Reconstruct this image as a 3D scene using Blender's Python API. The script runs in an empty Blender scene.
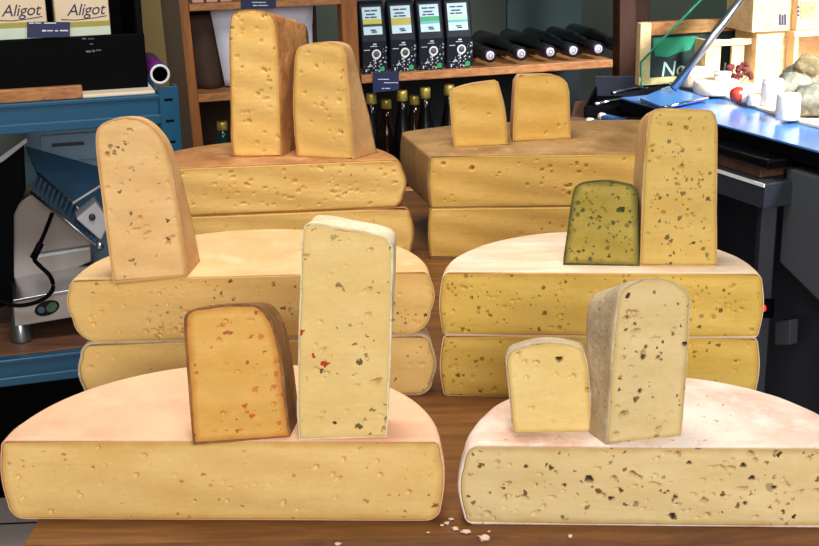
import bpy, math, random
import numpy as np
from mathutils import Vector, Matrix, noise as mnoise
random.seed(7)
S = bpy.context.scene
COL = S.collection
PI = math.pi

# ------------------------------------------------------------------ camera
FPX, W, HH = 1302.0, 819.0, 546.0
PITCH, ROLL, CH = 17.27, -1.0, 0.50
CR = (Matrix.Rotation(math.radians(90 - PITCH), 4, 'X') @ Matrix.Rotation(math.radians(ROLL), 4, 'Z')).to_3x3()
CP = Vector((0, 0, CH))
cam = bpy.data.cameras.new('camera'); cam.sensor_width = 36; cam.lens = 36 * FPX / W
cam.clip_start = .05
co = bpy.data.objects.new('camera', cam); COL.objects.link(co)
co.matrix_world = Matrix.Translation(CP) @ CR.to_4x4()
S.camera = co

def ray(px, py):
    return CR @ Vector(((px - W / 2) / FPX, -(py - HH / 2) / FPX, -1))
def on_z(px, py, z):
    d = ray(px, py); return CP + d * ((z - CP.z) / d.z)
def on_plane(px, py, p0, n):
    d = ray(px, py); return CP + d * ((p0 - CP).dot(n) / d.dot(n))
PHI = math.radians(17)
UX = Vector((math.cos(PHI), math.sin(PHI), 0)); VX = Vector((-math.sin(PHI), math.cos(PHI), 0))
def RF(u, v, z): return UX * u + VX * v + Vector((0, 0, z))
def pv(px, py, v):
    p = on_plane(px, py, VX * v, VX); return p.dot(UX), p.z

# ------------------------------------------------------------------ objects
def tag(o, label=None, cat=None, group=None, kind=None):
    if label: o['label'] = label
    if cat: o['category'] = cat
    if group: o['group'] = group
    if kind: o['kind'] = kind
    return o
def thing(name, loc, label, cat, group=None, rz=0.0):
    o = bpy.data.objects.new(name, None); COL.objects.link(o)
    o.empty_display_size = .02
    o.location = loc; o.rotation_euler = (0, 0, rz)
    return tag(o, label, cat, group)
def rootmat(o):
    return Matrix.Translation(o.location) @ o.rotation_euler.to_matrix().to_4x4()
def toproot(o):
    while o.parent: o = o.parent
    return o
def copy_tree(o, parent=None):
    c = o.copy(); COL.objects.link(c); c.parent = parent
    for ch in list(o.children): copy_tree(ch, c)
    return c

class MB:
    def __init__(s): s.v = []; s.f = []; s.sm = []
    def add(s, vs, fs, smooth=False):
        b = len(s.v); s.v += [tuple(v) for v in vs]
        for f in fs: s.f.append([i + b for i in f]); s.sm.append(smooth)
        return s
    def hexa(s, p):   # 8 points: bottom 4 (ccw), top 4
        return s.add(p, [(3, 2, 1, 0), (4, 5, 6, 7), (0, 1, 5, 4), (1, 2, 6, 5), (2, 3, 7, 6), (3, 0, 4, 7)])
    def rbox(s, u0, u1, v0, v1, z0, z1):   # room-frame box
        return s.hexa([RF(u0, v0, z0), RF(u1, v0, z0), RF(u1, v1, z0), RF(u0, v1, z0), RF(u0, v0, z1), RF(u1, v0, z1), RF(u1, v1, z1), RF(u0, v1, z1)])
    def box(s, c, ax, ay, az):  # centre and three half-axes
        c, ax, ay, az = Vector(c), Vector(ax), Vector(ay), Vector(az)
        return s.hexa([c - ax - ay - az, c + ax - ay - az, c + ax + ay - az, c - ax + ay - az, c - ax - ay + az, c + ax - ay + az, c + ax + ay + az, c - ax + ay + az])
    def prism(s, pts, depth):   # planar polygon points (world), extruded by vector depth
        n = len(pts); d = Vector(depth); a = [Vector(p) for p in pts]
        fs = [tuple(range(n)), tuple(range(2 * n - 1, n - 1, -1))]
        fs += [(i, i + n, (i + 1) % n + n, (i + 1) % n) for i in range(n)]
        return s.add(a + [p + d for p in a], fs)
    def lathe(s, base, axis, prof, n=24, x=None, caps=True):   # prof: (r, h) along the axis
        axis = Vector(axis).normalized()
        ex = Vector(x) if x else (Vector((1, 0, 0)) if abs(axis.x) < .8 else Vector((0, 1, 0)))
        ex = (ex - axis * ex.dot(axis)).normalized(); ey = axis.cross(ex)
        vs = []; fs = []
        for r, h in prof:
            for k in range(n):
                a = 2 * PI * k / n
                vs.append(Vector(base) + axis * h + (ex * math.cos(a) + ey * math.sin(a)) * r)
        m = len(prof)
        for j in range(m - 1):
            for k in range(n):
                k2 = (k + 1) % n
                fs.append((j * n + k, j * n + k2, (j + 1) * n + k2, (j + 1) * n + k))
        s.add(vs, fs, True)
        b = len(s.v) - len(vs)
        if caps and prof[0][0] > 1e-5: s.f.append([b + k for k in range(n - 1, -1, -1)]); s.sm.append(False)
        if caps and prof[-1][0] > 1e-5: s.f.append([b + (m - 1) * n + k for k in range(n)]); s.sm.append(False)
        return s
    def tube(s, path, r, n=10):
        P = [Vector(p) for p in path]; vs = []; fs = []
        up = Vector((0, 0, 1))
        for i, p in enumerate(P):
            t = (P[min(i + 1, len(P) - 1)] - P[max(i - 1, 0)]).normalized()
            e = t.cross(up)
            if e.length < 1e-3: e = t.cross(Vector((1, 0, 0)))
            e.normalize(); g = e.cross(t)
            rr = r[i] if isinstance(r, (list, tuple)) else r
            for k in range(n):
                a = 2 * PI * k / n
                vs.append(p + (e * math.cos(a) + g * math.sin(a)) * rr)
        for i in range(len(P) - 1):
            for k in range(n):
                k2 = (k + 1) % n
                fs.append((i * n + k, (i + 1) * n + k, (i + 1) * n + k2, i * n + k2))
        s.add(vs, fs, True)
        b = len(s.v) - len(vs)
        s.f.append([b + k for k in range(n)]); s.f.append([b + (len(P) - 1) * n + k for k in range(n - 1, -1, -1)]); s.sm += [False, False]
        return s
    def ring(s, c, ax, ay, r0, r1, n=28, d=None):  # flat ring with thickness vector d
        c, ax, ay = Vector(c), Vector(ax), Vector(ay); d = Vector(d)
        vs = []
        for off in (Vector((0, 0, 0)), d):
            for r in (r0, r1):
                for k in range(n):
                    a = 2 * PI * k / n
                    vs.append(c + off + (ax * math.cos(a) + ay * math.sin(a)) * r)
        fs = []
        for k in range(n):
            k2 = (k + 1) % n
            fs += [(k, k2, n + k2, n + k), (2 * n + k, 3 * n + k, 3 * n + k2, 2 * n + k2), (n + k, n + k2, 3 * n + k2, 3 * n + k), (k, 2 * n + k, 2 * n + k2, k2)]
        return s.add(vs, fs)
    def blob(s, c, rx, ry, rz, seed=0, amp=.15, n=16, m=10):
        c = Vector(c); vs = []; fs = []
        for j in range(m + 1):
            t = PI * j / m
            for k in range(n):
                a = 2 * PI * k / n
                d = Vector((math.sin(t) * math.cos(a), math.sin(t) * math.sin(a), math.cos(t)))
                q = 1 + amp * mnoise.noise(d * 1.7 + Vector((seed, seed * .3, 0)))
                vs.append(c + Vector((d.x * rx, d.y * ry, d.z * rz)) * q)
        for j in range(m):
            for k in range(n):
                k2 = (k + 1) % n
                fs.append((j * n + k, (j + 1) * n + k, (j + 1) * n + k2, j * n + k2))
        return s.add(vs, fs, True)
    def build(s, name, mat, parent=None, bevel=0, seg=2, attr=None):
        me = bpy.data.meshes.new(name)
        vs = s.v
        if parent is not None:
            M = rootmat(toproot(parent)).inverted()
            vs = [tuple(M @ Vector(v)) for v in s.v]
        me.from_pydata(vs, [], s.f); 
        me.polygons.foreach_set('use_smooth', s.sm)
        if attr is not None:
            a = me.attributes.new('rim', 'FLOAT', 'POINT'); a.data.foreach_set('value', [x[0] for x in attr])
            a = me.attributes.new('pit_shade', 'FLOAT', 'POINT'); a.data.foreach_set('value', [x[1] for x in attr])
        me.update()
        import bmesh
        b = bmesh.new(); b.from_mesh(me); bmesh.ops.remove_doubles(b, verts=b.verts, dist=1e-6); bmesh.ops.recalc_face_normals(b, faces=b.faces); b.to_mesh(me); b.free()
        o = bpy.data.objects.new(name, me); COL.objects.link(o)
        me.materials.append(mat)
        if parent is not None: o.parent = parent
        if bevel:
            md = o.modifiers.new('bevel', 'BEVEL'); md.width = bevel; md.segments = seg; md.limit_method = 'ANGLE'; md.angle_limit = math.radians(40)
        return o

def centred(o):   # put a lone mesh's origin at the base of its bounds
    me = o.data; n = len(me.vertices); a = np.empty(n * 3); me.vertices.foreach_get('co', a); a = a.reshape(-1, 3)
    c = Vector(((a[:, 0].min() + a[:, 0].max()) / 2, (a[:, 1].min() + a[:, 1].max()) / 2, a[:, 2].min()))
    me.transform(Matrix.Translation(-c)); o.location = c
    return o

def text_mb(txt, origin, ex, ey, size, shear=0, thick=.0004, align='CENTER', spacing=1.0):
    """words as thin raised letters on a surface; ex, ey are unit vectors, normal = ex x ey"""
    cu = bpy.data.curves.new('t', 'FONT'); cu.body = txt; cu.size = size; cu.shear = shear; cu.align_x = align; cu.extrude = thick / 2
    cu.space_character = spacing; cu.resolution_u = 3
    ob = bpy.data.objects.new('t', cu); COL.objects.link(ob)
    bpy.context.view_layer.update()
    me = ob.evaluated_get(bpy.context.evaluated_depsgraph_get()).to_mesh()
    ex, ey = Vector(ex), Vector(ey); n = ex.cross(ey)
    vs = [Vector(origin) + ex * v.co.x + ey * v.co.y + n * (v.co.z + thick / 2) for v in me.vertices]
    fs = [tuple(p.vertices) for p in me.polygons]
    m = MB(); m.add(vs, fs)
    bpy.data.objects.remove(ob); bpy.data.curves.remove(cu)
    return m

# ------------------------------------------------------------------ materials
def lin(c):
    return tuple(((x / 255) / 12.92 if x / 255 <= .04045 else ((x / 255 + .055) / 1.055) ** 2.4) for x in c) + (1,)
class N:
    def __init__(s, name):
        s.m = bpy.data.materials.new(name); s.m.use_nodes = True; s.t = s.m.node_tree; s.p = s.t.nodes['Principled BSDF']
        s.tc = s.t.nodes.new('ShaderNodeTexCoord').outputs['Object']
    def n(s, typ, **kw):
        x = s.t.nodes.new('ShaderNode' + typ)
        for k, v in kw.items(): setattr(x, k, v)
        return x
    def l(s, a, b): s.t.links.new(a, b)
    def val(s, sock, v):
        if hasattr(v, 'node') or isinstance(v, bpy.types.NodeSocket): s.l(v, sock)
        else: sock.default_value = v
    def math(s, op, a, b=0, clamp=False):
        x = s.n('Math', operation=op, use_clamp=clamp); s.val(x.inputs[0], a); s.val(x.inputs[1], b); return x.outputs[0]
    def mix(s, f, a, b):
        x = s.n('MixRGB'); s.val(x.inputs[0], f); s.val(x.inputs[1], a); s.val(x.inputs[2], b); return x.outputs[0]
    def mapping(s, scale=(1, 1, 1), loc=(0, 0, 0), rot=(0, 0, 0)):
        x = s.n('Mapping'); s.l(s.tc, x.inputs[0]); x.inputs['Scale'].default_value = scale; x.inputs['Location'].default_value = loc; x.inputs['Rotation'].default_value = rot
        return x.outputs[0]
    def noise(s, scale, detail=3, rough=.5, vec=None, dist=0):
        x = s.n('TexNoise'); s.l(vec or s.tc, x.inputs['Vector']); x.inputs['Scale'].default_value = scale; x.inputs['Detail'].default_value = detail; x.inputs['Roughness'].default_value = rough; x.inputs['Distortion'].default_value = dist
        return x.outputs['Fac']
    def ramp(s, f, lo, hi):
        x = s.n('MapRange'); s.val(x.inputs[0], f); x.inputs[1].default_value = lo; x.inputs[2].default_value = hi
        return x.outputs[0]
    def bump(s, h, strength=.3, dist=.001):
        x = s.n('Bump'); s.l(h, x.inputs['Height']); x.inputs['Strength'].default_value = strength; x.inputs['Distance'].default_value = dist
        s.l(x.outputs[0], s.p.inputs['Normal'])
    def out(s, col, rough=.5, metal=0, spec=.5):
        s.val(s.p.inputs['Base Color'], col); s.val(s.p.inputs['Roughness'], rough); s.p.inputs['Metallic'].default_value = metal
        s.p.inputs['Specular IOR Level'].default_value = spec
        return s.m

def simple(name, c, rough=.5, metal=0, var=.12, scale=30, spec=.5):
    k = N(name); a = lin(c); d = tuple(x * (1 - var) for x in a[:3]) + (1,)
    nz = k.noise(scale, 3)
    return k.out(k.mix(nz, d, a), rough, metal, spec)
def paste_mat(name, c, c2=None, edge=None, edge_w=.008, specks=(), rough=.55, seed=0.0):
    c = (c[0], c[1] * .965, c[2] * .93); c2 = (c2[0], c2[1] * .96, c2[2] * .91)
    k = N(name); a = lin(c); b = lin(c2)
    nz = k.noise(14, 4, .6, k.mapping((1, 1, 2.2), (seed, seed, seed)))
    col = k.mix(k.ramp(nz, .35, .7), a, b)
    # faint horizontal curd lines
    st = k.noise(30, 3, .6, k.mapping((.25, .25, 5), (seed, 0, 0)))
    col = k.mix(k.math('MULTIPLY', k.ramp(st, .5, .75), .22), col, lin(tuple(x * .86 for x in c)))
    col = k.mix(k.math('MULTIPLY', k.ramp(k.noise(110, 4, .65, k.mapping((1, 1, 1.6), (seed, 2, 1))), .5, .8), .30), col, lin(tuple(x * .84 for x in c)))
    col = k.mix(k.math('MULTIPLY', k.ramp(k.noise(75, 4, .65, k.mapping((1, 1, 2.4), (3, seed, 5))), .55, .8), .30), col, lin(tuple(min(255, x * 1.08 + 6) for x in c)))
    if edge:
        at = k.n('Attribute', attribute_name='rim').outputs['Fac']
        wob = k.math('ADD', at, k.math('MULTIPLY', k.math('SUBTRACT', k.noise(60, 2), .5), edge_w))
        col = k.mix(k.ramp(wob, edge_w, 0.0), col, lin(edge))
    for i, (sc, size, dens, sc_c) in enumerate(specks):
        sc *= 1.3; dens *= 1.35
        v = k.n('TexVoronoi'); nn = k.n('TexNoise'); k.l(k.tc, nn.inputs['Vector']); nn.inputs['Scale'].default_value = sc * 2.2; nn.inputs['Detail'].default_value = 2
        vm = k.n('VectorMath', operation='MULTIPLY_ADD'); k.l(nn.outputs['Color'], vm.inputs[0]); vm.inputs[1].default_value = (1.0 / sc, .3 / sc, .8 / sc); k.l(k.mapping((1, 1, 1.0), (seed + i * 3.1, 1.7 * i, seed), (0, .5 + i, 0)), vm.inputs[2])
        k.l(vm.outputs[0], v.inputs['Vector']); v.inputs['Scale'].default_value = sc
        sp = k.n('SeparateColor'); k.l(v.outputs['Color'], sp.inputs[0])
        jag = k.math('MULTIPLY', k.math('SUBTRACT', k.noise(sc * 3.5, 2), .5), .28)
        thr = k.math('MULTIPLY', k.math('POWER', sp.outputs[0], 1.4), size * .95)
        inside = k.math('LESS_THAN', k.math('ADD', v.outputs['Distance'], jag), thr)
        gate = k.math('LESS_THAN', sp.outputs[1], dens)
        f = k.math('MULTIPLY', inside, gate)
        f = k.math('MULTIPLY', f, k.ramp(sp.outputs[2], -.6, .7))
        col = k.mix(f, col, lin(sc_c))
    # dark brown painted into the deep pits as their inner shade
    col = k.mix(k.n('Attribute', attribute_name='pit_shade').outputs['Fac'], col, lin((58, 40, 26)))
    h = k.math('ADD', k.noise(240, 5, .65), k.math('MULTIPLY', k.noise(70, 3, .6, k.mapping((.4, 1, 3))), .8))
    k.bump(h, .42, .0009)
    k.p.inputs['Subsurface Weight'].default_value = 0
    return k.out(col, rough, 0, .35)
def rind_mat(name, c, c2, c3=None, scale=22, rough=.75, bump=.5, spots=None, stretch=(1, 1, 1), seed=0.0):
    k = N(name)
    mp = k.mapping(stretch, (seed, seed * .7, 0))
    n1 = k.noise(scale, 5, .62, mp, .4)
    col = k.mix(k.ramp(n1, .38, .66), lin(c), lin(c2))
    if c3:
        col = k.mix(k.math('MULTIPLY', k.ramp(k.noise(scale * 2.7, 5, .7, mp), .52, .72), .75), col, lin(c3))
    if spots:
        col = k.mix(k.ramp(k.noise(scale * 9, 3, .6, mp), .66, .74), col, lin(spots))
    hh = k.math('ADD', k.noise(scale * 5, 5, .65, mp), k.math('MULTIPLY', k.noise(420, 3), .35))
    k.bump(hh, bump, .0016)
    return k.out(col, rough, 0, .25)
def wood_mat(name, c, c2, axis_scale=(1, 18, 18), scale=5, rough=.55, rot=0.0, knots=False):
    k = N(name)
    mp = k.mapping(axis_scale, (0, 0, 0), (0, 0, rot))
    n1 = k.noise(scale, 6, .65, mp, .8)
    col = k.mix(k.ramp(n1, .33, .68), lin(c), lin(c2))
    fine = k.noise(scale * 7, 4, .7, mp)
    col = k.mix(k.math('MULTIPLY', k.ramp(fine, .5, .8), .45), col, lin(tuple(x * .6 for x in c2)))
    if knots:
        v = k.n('TexVoronoi'); k.l(k.mapping((1, 2.2, 1), (.3, .1, 0), (0, 0, rot)), v.inputs['Vector']); v.inputs['Scale'].default_value = 9
        sp = k.n('SeparateColor'); k.l(v.outputs['Color'], sp.inputs[0])
        col = k.mix(k.math('MULTIPLY', k.math('LESS_THAN', v.outputs['Distance'], .07), k.math('LESS_THAN', sp.outputs[0], .4)), col, lin(tuple(x * .4 for x in c2)))
    k.bump(n1, .25, .001)
    return k.out(col, rough)
def glass_mat(name, c, alpha=.2, rough=.05):
    k = N(name); k.p.inputs['Transmission Weight'].default_value = 1; k.p.inputs['IOR'].default_value = 1.1
    return k.out(lin(c), rough)

M = {}
M['black'] = simple('black_plastic', (3, 3, 6), .6, spec=.06)
M['blackgloss'] = simple('black_gloss', (3, 3, 6), .2, spec=.2)
M['steel'] = simple('brushed_steel', (175, 178, 185), .3, 1, .15, 60)
M['white'] = simple('white_paint', (235, 235, 235), .5, 0, .05)
M['paper'] = simple('white_paper', (225, 228, 245), .7, 0, .12, 12)
M['cream'] = simple('cream_board', (235, 215, 190), .6, 0, .08)
M['blue'] = simple('blue_enamel', (8, 80, 114), .35, 0, .15, 20)
M['navy'] = simple('navy_tag', (22, 32, 78), .5, 0, .1)
M['darkglass'] = simple('dark_bottle_glass', (7, 6, 8), .2, 0, .2, spec=.35)
M['brownglass'] = simple('amber_bottle_glass', (34, 16, 10), .1, 0, .2)
M['gold'] = simple('gold_cap', (200, 180, 90), .35, .5, .1)
M['foil'] = simple('white_foil', (225, 220, 230), .35, .1, .1)
M['purple'] = simple('purple_paper', (95, 20, 110), .5)
M['ink'] = simple('dark_ink', (45, 42, 80), .6)
M['chalk'] = simple('white_chalk', (205, 225, 220), .9)
M['shelfwood'] = wood_mat('shelf_pine', (170, 105, 45), (125, 70, 25), (14, 14, 1), 6, rot=-PHI)
M['shelfboard'] = wood_mat('shelf_board_pine', (195, 135, 80), (140, 85, 45), (1.5, 18, 18), 6)
M['darkwood'] = wood_mat('dark_brown_wood', (78, 40, 14), (50, 24, 8), (14, 14, 1), 6)
M['rackwood'] = wood_mat('rack_shelf_wood', (122, 84, 60), (84, 52, 36), (1.2, 16, 16), 5)
M['table'] = wood_mat('oak_table', (136, 86, 38), (88, 50, 18), (1.1, 13, 13), 6, .45, knots=True)
M['palewood'] = wood_mat('pale_crate_wood', (228, 198, 150), (205, 165, 112), (1.5, 16, 16), 4, .65)
M['darkgrey'] = simple('dark_grey_panel', (44, 48, 58), .45, 0, .15, 8)

# ------------------------------------------------------------------ cheese builders
def pits_on(X, Z, Y, rng, n, rmin, rmax, bounds, slit=.3, cluster=0):
    x0, x1, z0, z1 = bounds
    cs = [(rng.uniform(x0, x1), rng.uniform(z0, z1)) for _ in range(max(1, cluster))]
    for i in range(n):
        if cluster and rng.random() < .65:
            c = rng.choice(cs); px = rng.gauss(c[0], (x1 - x0) * .07); pz = rng.gauss(c[1], (z1 - z0) * .10)
        else:
            px = rng.uniform(x0, x1); pz = rng.uniform(z0, z1)
        r = rmin + (rmax - rmin) * rng.random() ** 2.2
        rx, rz = (r * rng.uniform(1.4, 2.4), r * .6) if rng.random() < slit else (r * rng.uniform(.8, 1.3), r)
        an = rng.uniform(-.5, .5); ca, sa = math.cos(an), math.sin(an)
        dx = X - px; dz = Z - pz
        q = ((dx * ca + dz * sa) / rx) ** 2 + ((-dx * sa + dz * ca) / rz) ** 2
        Y += np.where(q < 1, np.clip(1 - q, 0, 1) ** .35 * r * 4.2, 0)

def extents(poly, z):
    xs = []
    n = len(poly)
    for i in range(n):
        (x0, z0), (x1, z1) = poly[i], poly[(i + 1) % n]
        if (z0 - z) * (z1 - z) <= 0 and z0 != z1: xs.append(x0 + (x1 - x0) * (z - z0) / (z1 - z0))
    return (min(xs), max(xs)) if xs else None

def smooth_poly(P, it=2):
    for _ in range(it):
        Q = []
        n = len(P)
        for i in range(n):
            a, b = P[i], P[(i + 1) % n]
            Q += [(a[0] * .75 + b[0] * .25, a[1] * .75 + b[1] * .25), (a[0] * .25 + b[0] * .75, a[1] * .25 + b[1] * .75)]
        P = Q
    return P

def inset_poly(P, d):
    n = len(P); out = []
    A = sum(P[i][0] * P[(i + 1) % n][1] - P[(i + 1) % n][0] * P[i][1] for i in range(n))
    sg = 1 if A > 0 else -1
    for i in range(n):
        a, b, c = Vector(P[i - 1]), Vector(P[i]), Vector(P[(i + 1) % n])
        t = (c - a).normalized(); nn = Vector((-t.y, t.x)) * sg
        out.append((b.x + nn.x * d, b.y + nn.y * d))
    return out

def solid_from_face(poly, back, frame, res, rng, pits, tsteps=8, deep=()):
    """front face as a fine grid with real pits, then swept back by `back(x, z, t)` -> (x, y, z)"""
    zs0 = min(p[1] for p in poly); zs1 = max(p[1] for p in poly); e = (zs1 - zs0) * 1e-4
    xs0 = min(p[0] for p in poly); xs1 = max(p[0] for p in poly)
    nz = max(8, int((zs1 - zs0) / res)); nx = max(8, int((xs1 - xs0) / res))
    rows = []
    for j in range(nz + 1):
        z = zs0 + e + (zs1 - zs0 - 2 * e) * j / nz
        rows.append((z,) + extents(poly, z))
    Z = np.array([[r[0]] * (nx + 1) for r in rows]); X = np.array([np.linspace(r[1], r[2], nx + 1) for r in rows])
    Y = np.zeros_like(X)
    if pits:
        pits_on(X, Z, Y, rng, *pits[:3], (xs0 + .004, xs1 - .004, zs0 + .004, zs1 - .004), *pits[3:])
    PIT_SHADE = np.zeros_like(X)  # mask of the shade painted into the deep pits
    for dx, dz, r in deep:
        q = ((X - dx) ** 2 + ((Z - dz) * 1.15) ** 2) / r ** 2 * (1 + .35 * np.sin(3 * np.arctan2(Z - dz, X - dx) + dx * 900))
        Y = np.maximum(Y, np.where(q < 1, np.clip(1 - q, 0, 1) ** .4 * r * 1.6, 0)); PIT_SHADE = np.maximum(PIT_SHADE, np.clip((1.15 - q) * 2.5, 0, 1))
    rim = np.minimum(np.minimum(X - np.array([[r[1]] for r in rows]), np.array([[r[2]] for r in rows]) - X), np.minimum(Z - zs0, zs1 - Z))
    Y[:, 0] = 0; Y[:, -1] = 0; Y[0, :] = 0; Y[-1, :] = 0
    # gentle saw-cut waviness of the face
    Y += .0006 * np.sin(Z * 160 + 3 * X * 10) * np.clip(rim / .01, 0, 1)
    vs = [frame(x, y, z) for x, y, z in zip(X.ravel(), Y.ravel(), Z.ravel())]
    at = list(zip(rim.ravel(), PIT_SHADE.ravel()))
    mb = MB(); nxx = nx + 1
    fs = [(j * nxx + i, j * nxx + i + 1, (j + 1) * nxx + i + 1, (j + 1) * nxx + i) for j in range(nz) for i in range(nx)]
    mb.add(vs, fs, True)
    # boundary loop of the grid, ccw
    loop = [i for i in range(nxx)] + [j * nxx + nx for j in range(1, nz + 1)] + [nz * nxx + i for i in range(nx - 1, -1, -1)] + [j * nxx for j in range(nz - 1, 0, -1)]
    cur = loop; n = len(loop)
    base = [(X.ravel()[i], Z.ravel()[i]) for i in loop]
    for t in range(1, tsteps + 1):
        pts = [frame(*back(x, z, t / tsteps)) for x, z in base]
        b = len(mb.v); mb.v += [tuple(p) for p in pts]; at += [(.02, 0.0)] * n
        new = list(range(b, b + n))
        for i in range(n):
            mb.f.append([cur[i], new[i], new[(i + 1) % n], cur[(i + 1) % n]]); mb.sm.append(True)
        cur = new
    mb.f.append(cur[::-1]); mb.sm.append(False)
    return mb, at

def shell_from_face(outer, inner, back_o, back_i, frame, tsteps=12, wob=None):
    """the rind: a closed skin round the outline, open at the cut face, closed at the far end"""
    mb = MB(); n = len(outer)
    def loops(poly, back):
        return [[frame(*back(x, z, t / tsteps)) for x, z in poly] for t in range(tsteps + 1)]
    L = loops(outer, back_o); I = loops(inner, back_i)
    if wob:
        L = [[Vector(p) + wob(p, t) for p in row] for t, row in enumerate(L)]
    vs = [p for row in L for p in row] + [p for row in I for p in row]
    off = (tsteps + 1) * n; fs = []
    for t in range(tsteps):
        for i in range(n):
            k = (i + 1) % n
            fs.append((t * n + i, (t + 1) * n + i, (t + 1) * n + k, t * n + k))
            fs.append((off + t * n + i, off + t * n + k, off + (t + 1) * n + k, off + (t + 1) * n + i))
    mb.add(vs, fs, True)
    for i in range(n):
        k = (i + 1) % n
        mb.f.append([i, k, off + k, off + i]); mb.sm.append(False)
    mb.f.append([tsteps * n + i for i in range(n)]); mb.sm.append(False)
    mb.f.append([off + tsteps * n + i for i in range(n - 1, -1, -1)]); mb.sm.append(False)
    return mb

def wheel_profile(a, h, rt, rb, bulge):
    """half outline (x, z) of the cut face from the bottom middle to the top middle, right side"""
    P = [(0, 0), (a * .45, 0)]
    for k in range(7):
        t = PI / 2 * k / 6; P.append((a - bulge - rb + rb * math.sin(t), rb * 1.0 - rb * math.cos(t)))
    for k in range(1, 7):
        s = k / 7; z = rb + (h - rb - rt) * s
        P.append((a - bulge + bulge * math.sin(PI * s), z))
    for k in range(7):
        t = PI / 2 * k / 6; P.append((a - bulge - rt + rt * math.cos(t), h - rt + rt * math.sin(t)))
    P += [(a * .45, h), (0, h)]
    return P

def half_wheel(label, basel, baser, z0, h, depth, centre_off, prof, paste, rind, seed, pits, res=.0014, skin=.0022, cat='cheese', group=None, wob=.0012, corners=None, holes=()):
    """a cheese wheel cut straight through: basel/baser are the ends of the cut's base line (world points)"""
    rng = random.Random(seed)
    PL, PR = Vector(basel), Vector(baser); PL.z = PR.z = z0
    mid = (PL + PR) / 2; ex = (PR - PL).normalized(); ey = Vector((-ex.y, ex.x, 0)); a = (PR - PL).length / 2
    def frame(x, y, z): return mid + ex * x + ey * y + Vector((0, 0, z))
    root = thing('half_cheese', mid + ey * depth * .4, label, cat, group)
    half = wheel_profile(a, h, *prof)
    # ring positions in plan: outline of the wheel seen from above, unit scaled to the half chord
    R = math.hypot(a, centre_off)
    ry = (depth - centre_off) / R if R else 1
    NA = 64; th0 = -math.asin(centre_off / R) if centre_off else 0
    plan = []
    for i in range(NA + 1):
        th = th0 + (PI - 2 * th0) * i / NA
        y = (centre_off + R * math.sin(th) * (ry if math.sin(th) > 0 else 1))
        plan.append((R * math.cos(th) / a, max(0, y) / a if 0 < i < NA else 0))
    if corners:      # a piece with straight cut sides: plan corners in local units, right to left, slightly rounded
        pts = [Vector((1, 0))] + [Vector(((Vector((c.x, c.y, 0)) - Vector((mid.x, mid.y, 0))).dot(ex) / a, (Vector((c.x, c.y, 0)) - Vector((mid.x, mid.y, 0))).dot(ey) / a)) for c in corners] + [Vector((-1, 0))]
        for _ in range(3):
            Q = [pts[0]]
            for i in range(len(pts) - 1):
                A_, B_ = pts[i], pts[i + 1]; k_ = .06 if _ == 0 else .25
                if i: Q.append(A_.lerp(B_, k_))
                if i < len(pts) - 2: Q.append(A_.lerp(B_, 1 - k_))
            Q.append(pts[-1]); pts = Q
        dense = []
        for i in range(len(pts) - 1):
            m_ = max(1, int((pts[i + 1] - pts[i]).length / .06))
            dense += [tuple(pts[i].lerp(pts[i + 1], j / m_)) for j in range(m_)]
        plan = dense + [tuple(pts[-1])]; NA = len(plan) - 1
    def ring(x, z):   # loop through the body at inset x (half-width) and height z
        return [frame(px * x, py * x, z) for px, py in plan]
    # rind: outer skin and inner skin joined along the cut
    def skinpts(P):
        return [ring(x, z) for x, z in P]
    outer = half
    inn = []
    for i, (x, z) in enumerate(half):
        p0 = half[max(0, i - 1)]; p1 = half[min(len(half) - 1, i + 1)]
        t = Vector((p1[0] - p0[0], p1[1] - p0[1])).normalized(); nn = Vector((-t.y, t.x))
        sk = skin * (1 + .45 * mnoise.noise(Vector((i * .9, seed, 0))))
        inn.append((max(0, x + nn.x * sk), z + nn.y * sk))
    inn[0] = (0, inn[1][1]); inn[-1] = (0, inn[-2][1])
    mb = MB(); n = NA + 1
    A = skinpts(outer); B = skinpts(inn)
    sv = Vector((seed * 1.3, seed * .7, 0))
    for j, row in enumerate(A):
        for i, p in enumerate(row):
            if z0 + .004 < p.z < z0 + h - .001 and 0 < i < NA:
                q = mnoise.noise(p * 22 + sv) * wob + mnoise.noise(p * 60 + sv) * wob * .5
                d = (p - mid); d.z = 0; d.normalize(); row[i] = p + d * q
    m = len(half)
    vs = [p for r in A for p in r] + [p for r in B for p in r]; off = m * n; fs = []
    for j in range(m - 1):
        for i in range(NA):
            fs.append((j * n + i, j * n + i + 1, (j + 1) * n + i + 1, (j + 1) * n + i))
            fs.append((off + j * n + i, off + (j + 1) * n + i, off + (j + 1) * n + i + 1, off + j * n + i + 1))
        for i in (0, NA):
            fs.append((j * n + i, (j + 1) * n + i, off + (j + 1) * n + i, off + j * n + i))
    mb.add(vs, fs, True)
    r = mb.build('rind', rind, root)
    # paste: fine cut face, then rings going back under the rind
    poly = [(x, z) for x, z in inn] + [(-x, z) for x, z in inn[::-1]]
    poly = [p for i, p in enumerate(poly) if i == 0 or (Vector(p) - Vector(poly[i - 1])).length > 1e-6]
    def back(x, z, t):
        return (x * (1 - .15 * t), .02 * t + 0.0, z)
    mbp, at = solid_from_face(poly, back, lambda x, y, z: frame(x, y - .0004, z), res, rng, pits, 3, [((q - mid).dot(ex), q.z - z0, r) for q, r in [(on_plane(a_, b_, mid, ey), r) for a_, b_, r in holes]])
    mbp.build('paste', paste, root, attr=at)
    return root

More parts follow.
